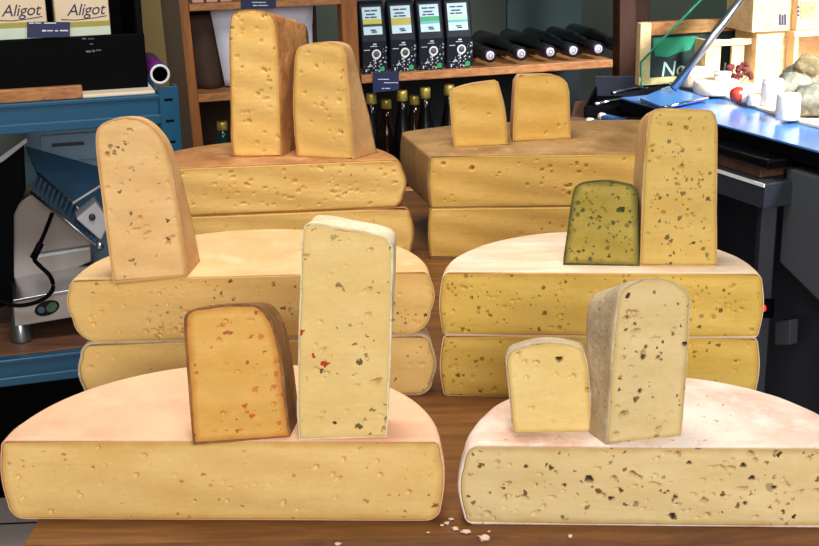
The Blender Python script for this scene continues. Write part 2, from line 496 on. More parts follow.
def wedge(label, outline, zbase, Lb, Lt, dxb, dxt, drop, paste, rind, seed, pits, skin=.0018, shrink=0.0, res=.0012, smooth=1, wob=.0010, group=None, cbase=None, holes=()):
    """a cut piece standing on a wheel: outline in the photo's frame, its first and last points are the base corners"""
    rng = random.Random(seed)
    BL = on_z(*outline[0], zbase); BR = on_z(*outline[-1], zbase)
    if cbase: BL = on_z(*cbase[0], zbase); BR = on_z(*cbase[1], zbase)
    mid = (BL + BR) / 2; mid.z = 0; ex = (BR - BL).normalized(); ey = Vector((-ex.y, ex.x, 0))
    poly = []
    for i, (px, py) in enumerate(outline):
        p = on_plane(px, py, mid, ey); poly.append(((p - mid).dot(ex), max(0, p.z - zbase)))
    poly[0] = (poly[0][0], 0); poly[-1] = (poly[-1][0], 0)
    # fine resample with rounding, base corners stay
    P = poly
    for _ in range(smooth + 1):
        Q = [P[0]]
        for i in range(len(P) - 1):
            a, b = P[i], P[i + 1]
            Q += [(a[0] * .75 + b[0] * .25, a[1] * .75 + b[1] * .25), (a[0] * .25 + b[0] * .75, a[1] * .25 + b[1] * .75)]
        Q.append(P[-1]); P = Q
    H = max(p[1] for p in P)
    k = 5
    P = P + [(P[-1][0] + (P[0][0] - P[-1][0]) * i / k, 0) for i in range(1, k)]
    P = P[::-1]     # ccw seen from the front
    def frame(x, y, z): return mid + ex * x + ey * y + Vector((0, 0, zbase + z))
    cx = sum(p[0] for p in P) / len(P)
    dt = -(on_plane(*outline[len(outline) // 2], mid, ey) - CP); fall = dt.z / math.hypot(dt.x, dt.y) * Lt - drop
    def back(x, z, t):
        s = z / H; L = Lb + (Lt - Lb) * s
        return (cx + (x - cx) * (1 - shrink * t) + (dxb + (dxt - dxb) * s) * t, L * t, z - max(0, fall) * (z / H) * t)
    inn = []
    for i, q in enumerate(inset_poly(P, skin)):
        f = 1 + .5 * mnoise.noise(Vector((P[i][0] * 120, P[i][1] * 120, seed)))
        inn.append((P[i][0] + (q[0] - P[i][0]) * f, max(0.0002, P[i][1] + (q[1] - P[i][1]) * f)))
    root = thing('cheese_wedge', mid + ey * (Lb * .5) + Vector((0, 0, zbase)), label, 'cheese', group)
    def back_in(x, z, t):
        x2, y, z2 = back(x, z, t); return (x2, y * (1 - .02 * t), z2)
    sv = Vector((seed * .9, 0, 0))
    def wb(p, t):
        if p.z < zbase + .002: return Vector((0, 0, 0))
        return (ex * mnoise.noise(Vector(p) * 35 + sv) + Vector((0, 0, 1)) * mnoise.noise(Vector(p) * 45 - sv)) * wob * (1 if t else .4)
    shell_from_face(P, inn, back, back_in, frame, 12, wb).build('rind', rind, root)
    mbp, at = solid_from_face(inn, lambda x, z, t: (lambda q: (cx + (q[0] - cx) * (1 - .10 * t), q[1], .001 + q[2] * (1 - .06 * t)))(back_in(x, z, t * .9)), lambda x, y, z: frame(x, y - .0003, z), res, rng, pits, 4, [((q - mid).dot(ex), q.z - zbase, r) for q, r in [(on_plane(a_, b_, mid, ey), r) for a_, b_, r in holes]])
    mbp.build('paste', paste, root, attr=at)
    return root

# ------------------------------------------------------------------ cheese colours
def PM(name, c, c2, edge, ew, specks, seed): return paste_mat(name, c, c2, edge, ew, specks, seed=seed)
DK = (92, 62, 30); RED = (170, 50, 20); GRN = (70, 82, 34); BRN = (120, 78, 30)
P_FL = PM('paste_pale_gold', (236, 204, 136), (226, 190, 116), (206, 158, 80), .006, [(120, .34, .10, (184, 120, 58)), (90, .28, .06, (130, 90, 45)), (150, .4, .06, (196, 104, 50))], 1.1)
P_FR = PM('paste_ivory', (228, 209, 160), (217, 195, 140), (196, 160, 98), .005, [(110, .42, .20, (112, 84, 42)), (75, .36, .13, (66, 46, 28)), (170, .4, .12, (130, 104, 60))], 2.3)
P_ML = PM('paste_butter', (236, 204, 132), (228, 192, 116), (216, 176, 98), .004, [(130, .40, .16, (124, 94, 48)), (90, .28, .08, (88, 70, 36)), (190, .4, .10, (140, 112, 60))], 3.7)
P_MR = PM('paste_yellow_herb', (228, 200, 104), (218, 186, 86), (206, 160, 68), .005, [(130, .42, .20, (124, 90, 36)), (90, .34, .10, (84, 60, 26)), (190, .45, .12, (150, 110, 40))], 4.9)
P_MRL = PM('paste_yellow_herb_lower', (228, 200, 104), (218, 186, 86), (206, 160, 68), .005, [(130, .42, .20, (124, 90, 36)), (90, .34, .10, (84, 60, 26)), (190, .45, .12, (150, 110, 40))], 21.4)
P_MLL = PM('paste_butter_lower', (236, 204, 132), (228, 192, 116), (216, 176, 98), .004, [(130, .40, .16, (124, 94, 48)), (90, .28, .08, (88, 70, 36)), (190, .4, .10, (140, 112, 60))], 17.9)
P_BL = PM('paste_warm_yellow', (240, 206, 128), (232, 192, 108), (214, 164, 76), .005, [(120, .34, .10, (184, 138, 60)), (90, .25, .04, (140, 96, 40))], 5.3)
P_BR = PM('paste_deep_yellow', (230, 192, 106), (220, 178, 88), (206, 162, 74), .005, [(110, .3, .06, (160, 112, 44))], 6.1)
P_PALE = PM('paste_beige', (236, 204, 146), (228, 192, 128), (214, 172, 104), .003, [(110, .36, .12, (110, 80, 44)), (80, .28, .07, (70, 50, 30))], 7.7)
P_ORG = PM('paste_orange', (226, 182, 98), (216, 166, 78), (196, 126, 48), .006, [(110, .46, .22, (200, 104, 36)), (150, .42, .14, (176, 70, 24)), (90, .3, .06, (130, 60, 26))], 8.2)
P_PEP = PM('paste_cream_pepper', (232, 208, 142), (223, 196, 126), (214, 190, 122), .003, [(75, .40, .13, (182, 56, 26)), (100, .40, .15, (96, 88, 50)), (140, .36, .10, (84, 50, 30))], 9.4)
P_GRN = PM('paste_green', (184, 166, 76), (164, 148, 60), (104, 102, 42), .006, [(150, .52, .40, (78, 86, 34)), (100, .42, .22, (54, 64, 26)), (220, .5, .35, (96, 104, 46))], 10.6)
P_HERB = PM('paste_herb', (222, 194, 112), (210, 182, 100), (190, 162, 78), .003, [(120, .44, .24, (92, 84, 42)), (180, .44, .24, (116, 102, 54)), (85, .30, .08, (64, 60, 32))], 11.2)
P_SM = PM('paste_small_ivory', (236, 214, 148), (226, 202, 130), (204, 168, 94), .004, [(110, .36, .12, (150, 110, 54))], 12.8)
P_TR = PM('paste_truffle', (224, 206, 156), (212, 192, 138), (198, 170, 104), .004, [(110, .44, .18, (112, 84, 48)), (75, .34, .10, (64, 46, 28)), (180, .4, .12, (130, 104, 62))], 13.5)

R_FL = rind_mat('rind_peach', (238, 194, 154), (230, 168, 138), (240, 202, 166), 7, .7, .35, seed=1)
R_FR = rind_mat('rind_pink_white', (240, 222, 206), (222, 180, 156), (246, 234, 226), 13, .75, .8, (140, 104, 76), seed=2)
R_ML = rind_mat('rind_straw', (230, 192, 138), (218, 172, 116), (236, 206, 162), 10, .7, .45, seed=3)
R_MR = rind_mat('rind_floury', (236, 214, 186), (220, 188, 152), (246, 232, 214), 14, .8, .8, stretch=(.5, 2.4, 1), seed=4)
R_BL = rind_mat('rind_orange_brown', (194, 138, 86), (158, 106, 60), (212, 164, 112), 14, .65, .5, seed=5)
R_BR = rind_mat('rind_brown', (170, 132, 84), (138, 102, 60), (196, 160, 112), 12, .7, .5, seed=6)
R_GREY = rind_mat('rind_grey', (206, 184, 150), (178, 156, 124), (226, 210, 182), 30, .8, .8, (110, 88, 60), seed=7)
R_WHITE = rind_mat('rind_chalky', (236, 220, 186), (210, 190, 150), (250, 240, 216), 34, .85, 1.0, (96, 78, 52), seed=8)
R_TAN = rind_mat('rind_tan', (216, 172, 118), (196, 148, 92), (228, 192, 144), 18, .7, .5, seed=9)
R_CRINK = rind_mat('rind_crinkled', (196, 140, 84), (160, 104, 54), (216, 170, 116), 26, .65, 1.3, stretch=(1, 1, .6), seed=10)
R_OLIVE = rind_mat('rind_olive', (96, 92, 40), (70, 66, 28), (120, 112, 56), 26, .75, .5, seed=11)
R_DARK = rind_mat('rind_dark_umber', (150, 106, 62), (112, 76, 42), (176, 134, 86), 26, .75, .5, seed=12)

# ------------------------------------------------------------------ the wheels
h = .070
WG = None
# front pair
half_wheel('big half wheel with smooth peach top at front left carrying a red-flecked wedge', on_z(6, 519, 0), on_z(445, 521, 0), 0, h, .176, .0, (.006, .013, .003),
           P_FL, R_FL, 1, (40, .0007, .0019), .0011, .0012)
half_wheel('half wheel with pinkish white rind and dark-holed ivory cut face at front right', on_z(459, 524, 0), on_z(862, 528, 0), 0, h * .985, .162, .006, (.012, .008, .004),
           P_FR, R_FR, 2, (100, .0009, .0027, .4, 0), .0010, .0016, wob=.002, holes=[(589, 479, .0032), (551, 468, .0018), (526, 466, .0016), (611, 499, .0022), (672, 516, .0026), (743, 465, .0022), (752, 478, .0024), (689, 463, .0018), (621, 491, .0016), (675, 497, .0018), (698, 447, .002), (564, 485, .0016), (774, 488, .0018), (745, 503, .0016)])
# middle left stack
hm = .0645
ML0 = on_z(81, 404, 0); ML1 = on_z(437, 395, 0)
half_wheel('lower half wheel of the middle left stack, with a crusty grey rind edge', ML0, ML1, 0, hm, .178, .004, (.014, .016, .004), P_MLL, R_GREY, 3, (30, .0009, .002), .0018, .0024)
ex = (ML1 - ML0).normalized()
half_wheel('straw-topped half wheel carrying the tall beige wedge on the middle left stack', ML0 - ex * .004, ML1 - ex * .001, hm, hm, .178, .004, (.008, .024, .004), P_ML, R_ML, 4, (90, .0008, .0018, .3, 8), .0013, .0013)
# middle right stack
MR0 = on_z(440, 396, 0); MR1 = on_z(757.5, 400, 0)
half_wheel('lower half wheel of the middle right stack, dark yellow and speckled', MR0, MR1, 0, hm, .157, 0, (.006, .005, .003), P_MRL, R_MR, 5, (40, .0008, .0018), .0016, .0011)
half_wheel('floury-topped speckled half wheel carrying the green wedge on the middle right stack', MR0, MR1, hm, hm, .157, 0, (.008, .005, .003), P_MR, R_MR, 6, (60, .0008, .0018), .0013, .0010)
# back left stack
BL0 = on_z(128, 219, h); BL1 = on_z(407, 207, h)
exb = (BL1 - BL0).normalized()
half_wheel('lower half wheel of the back left stack, glossy yellow edge showing behind', BL0 + exb * .01, BL1 + exb * .009, 0, h, .178, .004, (.012, .012, .004), P_BL, R_BL, 7, (10, .001, .002), .0025, .0014)
half_wheel('half wheel with orange-brown rind carrying two tall wedges on the back left stack', BL0, BL1, h, h * .93, .178, .004, (.014, .016, .005), P_BL, R_BL, 8, (70, .0009, .002), .0016, .0014)
# back right stack
BR0 = on_z(429, 208, h); BR1 = on_z(672, 205, h)
half_wheel('lower wheel of the back right stack, plain yellow face with thin rind', BR0 - exb * .002, BR1, 0, h, .30, .0, (.004, .004, .002), P_BR, R_BR, 9, (8, .001, .002), .0025, .0012, wob=0, corners=[on_z(672, 160, h), on_z(432, 172, h)])
half_wheel('part-cut wheel with brown rind carrying two small blocks on the back right stack', BR0, BR1, h, h, .30, .0, (.004, .004, .002), P_BR, R_BR, 10, (30, .001, .0032), .0012, .0012, wob=0, corners=[on_z(650, 118, 2 * h), on_z(468, 122, 2 * h), on_z(397, 131, 2 * h)])

# ------------------------------------------------------------------ the wedges on them
tm, tb = 2 * hm, h + h * .93
wedge('tall beige wedge with dark holes standing on the middle left stack',
      [(113, 283), (109, 255), (104, 215), (99, 175), (95, 140), (97, 127), (108, 120), (122, 117), (138, 118), (150, 124), (161, 136), (168, 152), (174, 180), (180, 220), (184, 250), (187, 277)],
      tm, .050, .050, .016, .004, 0.001, P_PALE, R_TAN, 21, (30, .001, .0022))
wedge('squat orange wedge with red flecks at front left',
      [(193, 445), (190, 411), (187, 370), (184, 330), (184, 311), (205, 306), (235, 304), (255, 304), (265, 310), (276, 330), (283, 370), (287, 411), (290, 437)],
      h, .035, .045, .010, .010, 0.001, P_ORG, R_DARK, 22, (14, .0008, .0016))
wedge('tall cream wedge with red pepper specks and chalky rind at front left',
      [(299, 440), (297, 400), (298, 350), (300, 300), (301, 250), (303, 226), (310, 222), (345, 228), (375, 233), (392, 240), (393, 260), (391, 340), (389, 400), (387, 437)],
      h, .035, .045, .000, .006, 0.007, P_PEP, R_WHITE, 23, (30, .0009, .0022, .6), .0012, wob=.0016)
wedge('tallest wedge, yellow with crinkled tan rind, on the back left stack',
      [(233, 157), (231, 137), (230, 80), (229, 30), (231, 14), (240, 11), (255, 10), (268, 12), (275, 20), (279, 60), (280, 100), (281, 137), (281, 157)],
      tb, 0.06, 0.1, 0.012, 0.03, -0.016, P_BL, R_CRINK, 24, (30, .0012, .0024), .0012, wob=.004, res=.0018)
wedge('shorter tan-edged yellow wedge beside the tallest one on the back left stack',
      [(297, 157), (294, 130), (293, 100), (294, 70), (296, 47), (310, 43), (325, 42), (337, 43), (345, 48), (348, 80), (350, 110), (352, 135), (353, 160)],
      tb, 0.05, 0.035, 0.016, -0.004, 0.001, P_BL, R_TAN, 25, (18, .0012, .0022), .0012, res=.0018)
wedge('small yellow block with slanted top, left one on the back right stack',
      [(454, 148), (451, 125), (449, 93), (452, 89), (468, 84), (484, 82), (498, 80), (501, 92), (505, 108), (507, 125), (508, 146)],
      2 * h, 0.05, 0.05, 0.008, 0.008, 0.001, P_BR, R_TAN, 26, (2, .001, .0015), .0012, res=.0018, smooth=0)
wedge('small yellow block with flat top, right one on the back right stack',
      [(513, 143), (513, 125), (514, 100), (516, 75), (530, 74), (550, 74), (562, 77), (569, 85), (570, 110), (571, 139)],
      2 * h, 0.05, 0.05, 0.013, 0.013, 0.001, P_BR, R_TAN, 27, (3, .001, .002), .0012, res=.0018, smooth=0)
wedge('short green herb-flecked wedge on the middle right stack',
      [(563, 265), (566, 240), (570, 210), (573, 190), (577, 184), (590, 181), (604, 180), (620, 182), (637, 187), (638, 210), (639, 240), (639, 266)],
      tm, .045, .04, .004, .004, 0.0005, P_GRN, R_OLIVE, 28, (14, .0008, .0018), .0012)
wedge('tall herb-flecked yellow wedge on the middle right stack',
      [(640, 266), (641, 230), (643, 180), (646, 137), (649, 118), (653, 109), (670, 108), (700, 109), (716, 111), (718, 137), (717, 180), (717, 230), (717, 266)],
      tm, 0.05, 0.05, -0.004, -0.003, -0.006, P_HERB, R_TAN, 29, (26, .0009, .002), .0012)
wedge('small ivory wedge with one dark hole at front right',
      [(513, 435), (510, 411), (507, 374), (505, 353), (520, 347), (540, 342), (560, 342), (575, 345), (586, 350), (590, 380), (592, 411), (593, 432)],
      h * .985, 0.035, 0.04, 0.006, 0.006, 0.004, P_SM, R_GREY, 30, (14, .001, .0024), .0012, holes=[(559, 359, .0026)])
wedge('tall domed ivory wedge with grey rind at front right',
      [(606, 445), (609, 400), (612, 350), (616, 310), (620, 291), (634, 281), (651, 277), (671, 280), (690, 292), (690, 310), (688, 350), (684, 411), (681, 436)],
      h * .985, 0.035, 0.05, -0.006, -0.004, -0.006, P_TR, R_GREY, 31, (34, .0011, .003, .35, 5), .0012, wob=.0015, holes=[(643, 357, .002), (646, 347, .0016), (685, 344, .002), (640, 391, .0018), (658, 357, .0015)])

# crumbs on the table
for i, (px, py, r) in enumerate([(447, 524, .0022), (455, 530, .0026), (466, 533, .003), (484, 540, .0042), (442, 526, .0016), (451, 520, .002), (428, 533, .0012), (570, 537, .002), (489, 532, .0012), (338, 545, .0022)]):
    r *= .75
    p = on_z(px, py, 0)
    c = centred(MB().blob(p + Vector((0, 0, r * .6)), r * 1.5, r, r * .72, i, .8, 9, 6).build('cheese_crumb', R_FR))
    tag(c, 'pale cheese crumb lying on the bare wood between and before the front wheels', 'crumb', 'cheese crumbs on the table')

# ------------------------------------------------------------------ table
fl = on_z(25, 543, 0)
tx0, ty0, tx1, ty1 = fl.x, fl.y - .003, .335, 2.06
tz = -.0003
tab = thing('display_table', (0, 1.45, -.75), 'brown wooden table under all the cheeses', 'table')
mb = MB(); mb.hexa([Vector(p) for p in [(tx0, ty0, -.035), (tx1, ty0, -.035), (tx1, ty1, -.035), (tx0, ty1, -.035), (tx0, ty0, tz), (tx1, ty0, tz), (tx1, ty1, tz), (tx0, ty1, tz)]])
mb.build('tabletop', M['table'], tab)
mb = MB()
for x, y in ((tx0 + .03, ty0 + .04), (tx1 - .03, ty0 + .04), (tx1 - .03, ty1 - .04), (tx0 + .03, ty1 - .04)):
    MB().box((x, y, -.3925), (.025, 0, 0), (0, .025, 0), (0, 0, .3575)).build('leg', M['darkwood'], tab, .003)

# ------------------------------------------------------------------ blue metal rack on the left
FLOOR = -.75
def quad(pts, v): return [RF(*( (lambda uz: (uz[0], v, uz[1]))(pv(px, py, v)))) for px, py in pts]
def slab(mb, pts, v, t):   # photo outline on the room plane v, with real thickness t going back
    return mb.prism(quad(pts, v), VX * t)
def mark(mb, px0, py0, px1, py1, v, t=.0008):
    return slab(mb, [(px0, py0), (px1, py0), (px1, py1), (px0, py1)], v - t, t)
vr = 2.20
uL = pv(-190, 100, vr)[0]; uR = pv(178, 95, vr)[0]
zt = pv(80, 99, vr)[1]; zb = pv(80, 129, vr)[1]
lt = pv(60, 353, vr)[1]; lb = pv(60, 379, vr)[1]
rack = thing('metal_rack', RF((uL + uR) / 2, vr + .2, FLOOR), 'blue enamelled metal rack with wooden shelves on the left', 'rack')
for (a, b) in ((zb, zt), (lb, lt)):
    for v0 in (vr, vr + .385):
        mb = MB(); mb.rbox(uL, uR - .03, v0, v0 + .012, a, b); mb.rbox(uL, uR - .03, v0 - .006, v0 + .012, a, a + .016); mb.rbox(uL, uR - .03, v0 - .004, v0 + .012, b - .008, b)
        mb.build('beam', M['blue'], rack, .002)
pw = .034
for u in (uL, uR - pw):
    for v0 in (vr - .004, vr + .37):
        mb = MB(); mb.rbox(u, u + pw, v0, v0 + .004, FLOOR, zt + .012); mb.rbox(u, u + .004, v0, v0 + .034, FLOOR, zt + .012); mb.rbox(u + pw - .004, u + pw, v0, v0 + .034, FLOOR, zt + .012)
        po = mb.build('post', M['blue'], rack, .0015)
        if v0 < vr and u > uL:
            for k in range(4): MB().rbox(u + .010, u + .024, v0 - .0006, v0 + .001, zt - .012 - k * .036, zt - .008 - k * .036).build('slot', M['black'], po)
MB().rbox(uL + .036, uR - .036, vr + .014, vr + .37, zt - .012, zt + .004).build('shelf', M['cream'], rack, .002)
zsh = zt + .004
MB().rbox(uL + .036, uR - .036, vr + .014, vr + .37, lt - .012, lt + .003).build('shelf', M['rackwood'], rack, .002)
zls = lt + .003
ua = pv(82, 93, vr + .02)[0]
tag(centred(MB().rbox(uL + .05, ua, vr + .0005, vr + .0135, zt + .0005, zsh + .018).build('wooden_strip', M['shelfboard'], None, .002)), 'narrow brown wood strip on the blue rack, under the black display box', 'strip')

# black display box with two boxed dishes
vb = vr + .055
u1 = pv(147, 70, vb)[0]; u0 = pv(-95, 70, vb)[0]; zlip = pv(70, 37, vb)[1]; zbx = zsh
bx = thing('display_box', RF((u0 + u1) / 2, vb + .15, zbx), 'black open-fronted box on top of the blue rack, holding two packages', 'box')
MB().rbox(u0, u1, vb, vb + .012, zbx, zlip).build('front_panel', M['black'], bx, .002)
MB().rbox(u0, u1, vb + .012, vb + .27, zbx, zlip - .03).build('base', M['black'], bx, .002)
MB().rbox(u1 - .012, u1, vb + .012, vb + .27, zlip - .03, zlip + .22).build('side_panel', M['blackgloss'], bx, .002)
MB().rbox(u0, u0 + .012, vb + .012, vb + .27, zlip - .03, zlip + .22).build('side_panel', M['blackgloss'], bx, .002)
MB().rbox(u0 + .012, u1 - .012, vb + .255, vb + .27, zlip - .03, zlip + .22).build('back_panel', M['black'], bx, .002)
mb = MB()
for a, b, c, d in ((82, 38, 86, 39.4), (88, 38.4, 94, 39.2), (90, 43.5, 93, 44.5), (86, 50.5, 91, 52.5), (92, 50, 95, 52), (96, 49.6, 101, 50.8)): mark(mb, a, b, c, d, vb)
mb.build('printed_mark', simple('grey_print', (96, 98, 98), .6), bx)

packbody = simple('package_cream', (226, 204, 172), .6, 0, .06)
packgreen = simple('package_olive', (170, 160, 70), .6); packwhite = simple('package_pale_green', (214, 226, 206), .6)
def package(pxl, pxr, pyb, lab):
    v = vb + .030
    ul = pv(pxl, 20, v)[0]; ur = pv(pxr, 20, v)[0]; zz = zlip - .03; top = zz + .19
    r = thing('package', RF((ul + ur) / 2, v + .04, zz), lab, 'package', 'packages in the black box')
    MB().rbox(ul, ur, v, v + .07, zz, top).build('carton', packbody, r, .003)
    zg = pv((pxl + pxr) / 2, pyb - 4, v)[1]
    MB().rbox(ul + .001, ur - .001, v - .0008, v, zz + .002, zg).build('white_band', packwhite, r)
    MB().rbox(ul + .001, ur - .001, v - .0008, v, zg, zg + .009).build('olive_band', packgreen, r)
    cx = (ul + ur) / 2
    text_mb('Aligot', RF(cx + .006, v, zg + .020), UX, Vector((0, 0, 1)), .027, .3, .0006, spacing=.95).build('lettering', M['ink'], r)
    mb = MB(); mb.tube([RF(cx - .035, v, zg + .014), RF(cx - .01, v, zg + .012), RF(cx + .02, v, zg + .0145), RF(cx + .04, v, zg + .017)], .0008, 6); mb.build('flourish', M['ink'], r)
    mb = MB(); mb.rbox(cx - .010, cx + .010, v - .0008, v, zg + .064, zg + .067); mb.rbox(cx - .014, cx + .014, v - .0008, v, zg + .058, zg + .060); mb.build('small_print', M['ink'], r)
package(-12, 47, 32, 'cream package lettered in dark script, cut by the left edge of the photo')
package(55, 110, 31, 'cream package lettered in dark script, whole one nearer the purple roll')
t = tag(MB(), None) if False else None
vt = vb - .004
tg = thing('price_tag', RF(*((lambda a: (a[0], vt, a[1]))(pv(48, 35, vt)))), 'dark blue tag on the front lip of the black box', 'tag')
slab(MB(), [(27, 22), (70, 22), (70, 37), (27, 38)], vt, .002).build('card', M['navy'], tg, .0004)
mb = MB()
for a, b, c, d in ((29, 22.6, 34, 23.6), (35, 22.7, 41, 23.5), (44, 22.6, 56, 23.6), (42, 30, 46, 31.5), (47, 30.2, 53, 31.2), (55, 30.2, 58, 31.4), (60, 30, 68, 31.2)): mark(mb, a, b, c, d, vt)
mb.build('writing', M['paper'], tg)

# purple roll beside the box
c = pv(158.5, 70, vr + .10); rr = .0168
rl = thing('paper_roll', RF(c[0], vr + .17, zsh), 'purple roll with a white rim lying beside the black box', 'roll')
cc = RF(c[0], vr + .08, zsh + rr)
MB().lathe(cc, VX, [(rr * .80, .002), (rr, .002), (rr, .17), (rr * .8, .17), (rr * .8, .002)], 28, caps=False).build('tube', M['purple'], rl)
MB().lathe(cc, VX, [(rr * .79, .004), (rr * .79, .16), (0, .16)], 28, caps=False).build('core', M['black'], rl)
MB().lathe(cc, VX, [(rr * .78, 0), (rr * 1.02, 0), (rr * 1.02, .004), (rr * .78, .004), (rr * .78, 0)], 28, caps=False).build('rim', M['white'], rl)

# boards leaning by the shelf unit
tag(centred(slab(MB(), [(130, -70), (154, -70), (206, 424), (180, 424)], 2.72, .02).build('leaning_board', simple('tan_board', (122, 104, 58), .7))), 'tan board standing between the black box and the wooden shelf unit', 'board')

o_ = [b for b in COL.objects if b.name == 'leaning_board'][0]
o_.data.transform(Matrix.Translation((0, 0, 0)))
tag(centred(slab(MB(), [(152, -70), (172, -70), (222, 424), (200, 424)], 2.78, .02).build('leaning_board', simple('brown_board', (66, 48, 26), .7))), 'dark brown board standing against the left post of the shelf unit', 'board')
for b in COL.objects:
    if b.name.startswith('leaning_board'): b.location.z = FLOOR + .001

# slicing machine on the lower shelf
vf = vr + .06
sl = thing('slicing_machine', RF(pv(50, 330, vf)[0], vf + .12, zls), 'steel slicing machine with conical foot and tilted tray on the rack', 'machine')
gs = simple('slicer_grey', (150, 140, 132), .35, .55, .1); gs2 = simple('slicer_panel', (168, 158, 152), .4, .1, .06)
gblue = simple('tray_blue', (70, 118, 156), .18, .5, .2)
footm = M['steel']
fz = pv(22, 304, vf)[1]
for px, v in ((22, vf + .02), (90, vf + .02), (22, vf + .24), (90, vf + .24)):
    u = pv(px, 340, vf + .02)[0]
    MB().lathe(RF(u, v, zls), (0, 0, 1), [(.019, 0), (.019, .004), (.010, fz - zls), (.0, fz - zls)], 24).build('foot', footm, sl)
q = [(13, 302), (100, 285), (100, 313), (15, 327)]
slab(MB(), q, vf, .02).build('front_plate', gs2, sl, .002)
slab(MB(), [(13, 300), (100, 284), (100, 287), (13, 303)], vf - .002, .30).build('base_plate', M['steel'], sl, .001)
pc = pv(47, 308, vf); ctr = RF(pc[0], vf, pc[1])
dsp = MB(); dsp.add([], [])
ring = [ctr + UX * (.0215 * math.cos(a)) + Vector((0, 0, 1)) * (.0135 * math.sin(a) + .0035 * math.cos(a)) - VX * .001 for a in [2 * PI * k / 32 for k in range(32)]]
pn = MB().prism(ring, VX * .002).build('display', M['blackgloss'], sl)
ring2 = [ctr + UX * (.008 + .0095 * math.cos(a)) + Vector((0, 0, 1)) * (.0085 * math.sin(a) + .001 + .002 * math.cos(a)) - VX * .0016 for a in [2 * PI * k / 24 for k in range(24)]]
MB().prism(ring2, VX * .001).build('green_window', simple('green_lens', (52, 96, 62), .2), pn)
ring3 = [ctr + UX * (-.010 + .006 * math.cos(a)) + Vector((0, 0, 1)) * (.006 * math.sin(a) - .002) - VX * .0016 for a in [2 * PI * k / 24 for k in range(24)]]
MB().prism(ring3, VX * .001).build('button', simple('blue_button', (60, 90, 120), .3), pn)
slab(MB(), [(11, 207), (37, 191), (92, 225), (92, 262), (13, 296)], vf + .13, .10).build('housing', gs, sl, .003)
slab(MB(), [(30, 256), (90, 247), (90, 249.5), (30, 259)], vf + .122, .006).build('seam', M['white'], sl)
slab(MB(), [(-40, 172), (24, 143), (26, 190), (14, 215), (14, 304), (-40, 320)], vf + .10, .10).build('motor_block', M['black'], sl, .004)
slab(MB(), [(-40, 176), (-2, 158), (27, 137), (28, 142), (4, 161), (-40, 186)], vf + .06, .12).build('lid_bar', M['steel'], sl, .001)
def P(px, py, v): uz = pv(px, py, v); return RF(uz[0], v, uz[1])
# tilted tray: ribbed lip towards the viewer, glossy plate behind
B0, C0, D0, E0 = P(31, 192, vf + .10), P(97, 246, vf + .02), P(104, 231, vf + .05), P(38, 173, vf + .13)
nrm = (C0 - B0).cross(E0 - B0).normalized()
tr = MB().prism([B0, C0, D0, E0], nrm * -.006).build('tray_lip', gblue, sl, .001)
mb = MB()
for k in range(15):
    s = (k + .5) / 15; p0 = B0.lerp(C0, s); p1 = E0.lerp(D0, s)
    mb.tube([p0 + nrm * .002, p1 + nrm * .002], .0022, 6)
mb.build('rib', M['darkgrey'], tr)
MB().tube([B0, C0], .003, 8).build('edge_bar', M['steel'], sl)
MB().tube([E0, D0], .003, 8).build('edge_bar', M['steel'], sl)
F0, G0 = P(112, 170, vf + .22), P(26, 146, vf + .22)
n2 = (D0 - E0).cross(G0 - E0).normalized()
MB().prism([E0, D0, F0, G0], n2 * -.004).build('tray_plate', gblue, sl, .001)
kb = MB().prism([P(76, 219, vf + .03), P(101, 241, vf + .03), P(110, 222, vf + .03), P(96, 202, vf + .03)], VX * .05).build('pusher_block', simple('block_white', (200, 198, 205), .4), sl, .003)
kp = P(92, 217, vf + .03); MB().lathe(kp, -VX, [(.006, 0), (.006, .004), (.004, .006), (0, .006)], 16).build('knob', M['darkgrey'], kb)
MB().tube([P(73, 203, vf + .06), P(100, 186, vf + .06)], .002, 8).build('guide_rod', M['white'], sl)
MB().lathe(P(100, 247, vf + .01), VX, [(.0, 0), (.007, 0), (.007, .03), (0, .03)], 16).build('hinge', M['steel'], sl)
cb = [P(52, 214, vf + .1), P(45, 232, vf + .04), P(39, 246, vf - .01), P(34, 258, vf - .015), P(40, 266, vf - .015), P(50, 276, vf - .015), P(53, 288, vf - .015), P(45, 298, vf - .015), P(30, 304, vf - .015), P(12, 305, vf - .01), P(-10, 297, vf)]
def spline(pts, k=6):
    out = []
    for i in range(len(pts) - 1):
        p0 = pts[max(0, i - 1)]; p1 = pts[i]; p2 = pts[i + 1]; p3 = pts[min(len(pts) - 1, i + 2)]
        for j in range(k):
            t = j / k
            out.append(.5 * ((2 * p1) + (p2 - p0) * t + (2 * p0 - 5 * p1 + 4 * p2 - p3) * t * t + (3 * p1 - p0 - 3 * p2 + p3) * t ** 3))
    out.append(pts[-1]); return out
MB().tube(spline(cb), .0038, 8).build('cable', M['black'], sl)
MB().tube([P(41, 243, vf - .01), P(33, 259, vf - .016)], .0062, 10).build('cable_sleeve', M['black'], sl)

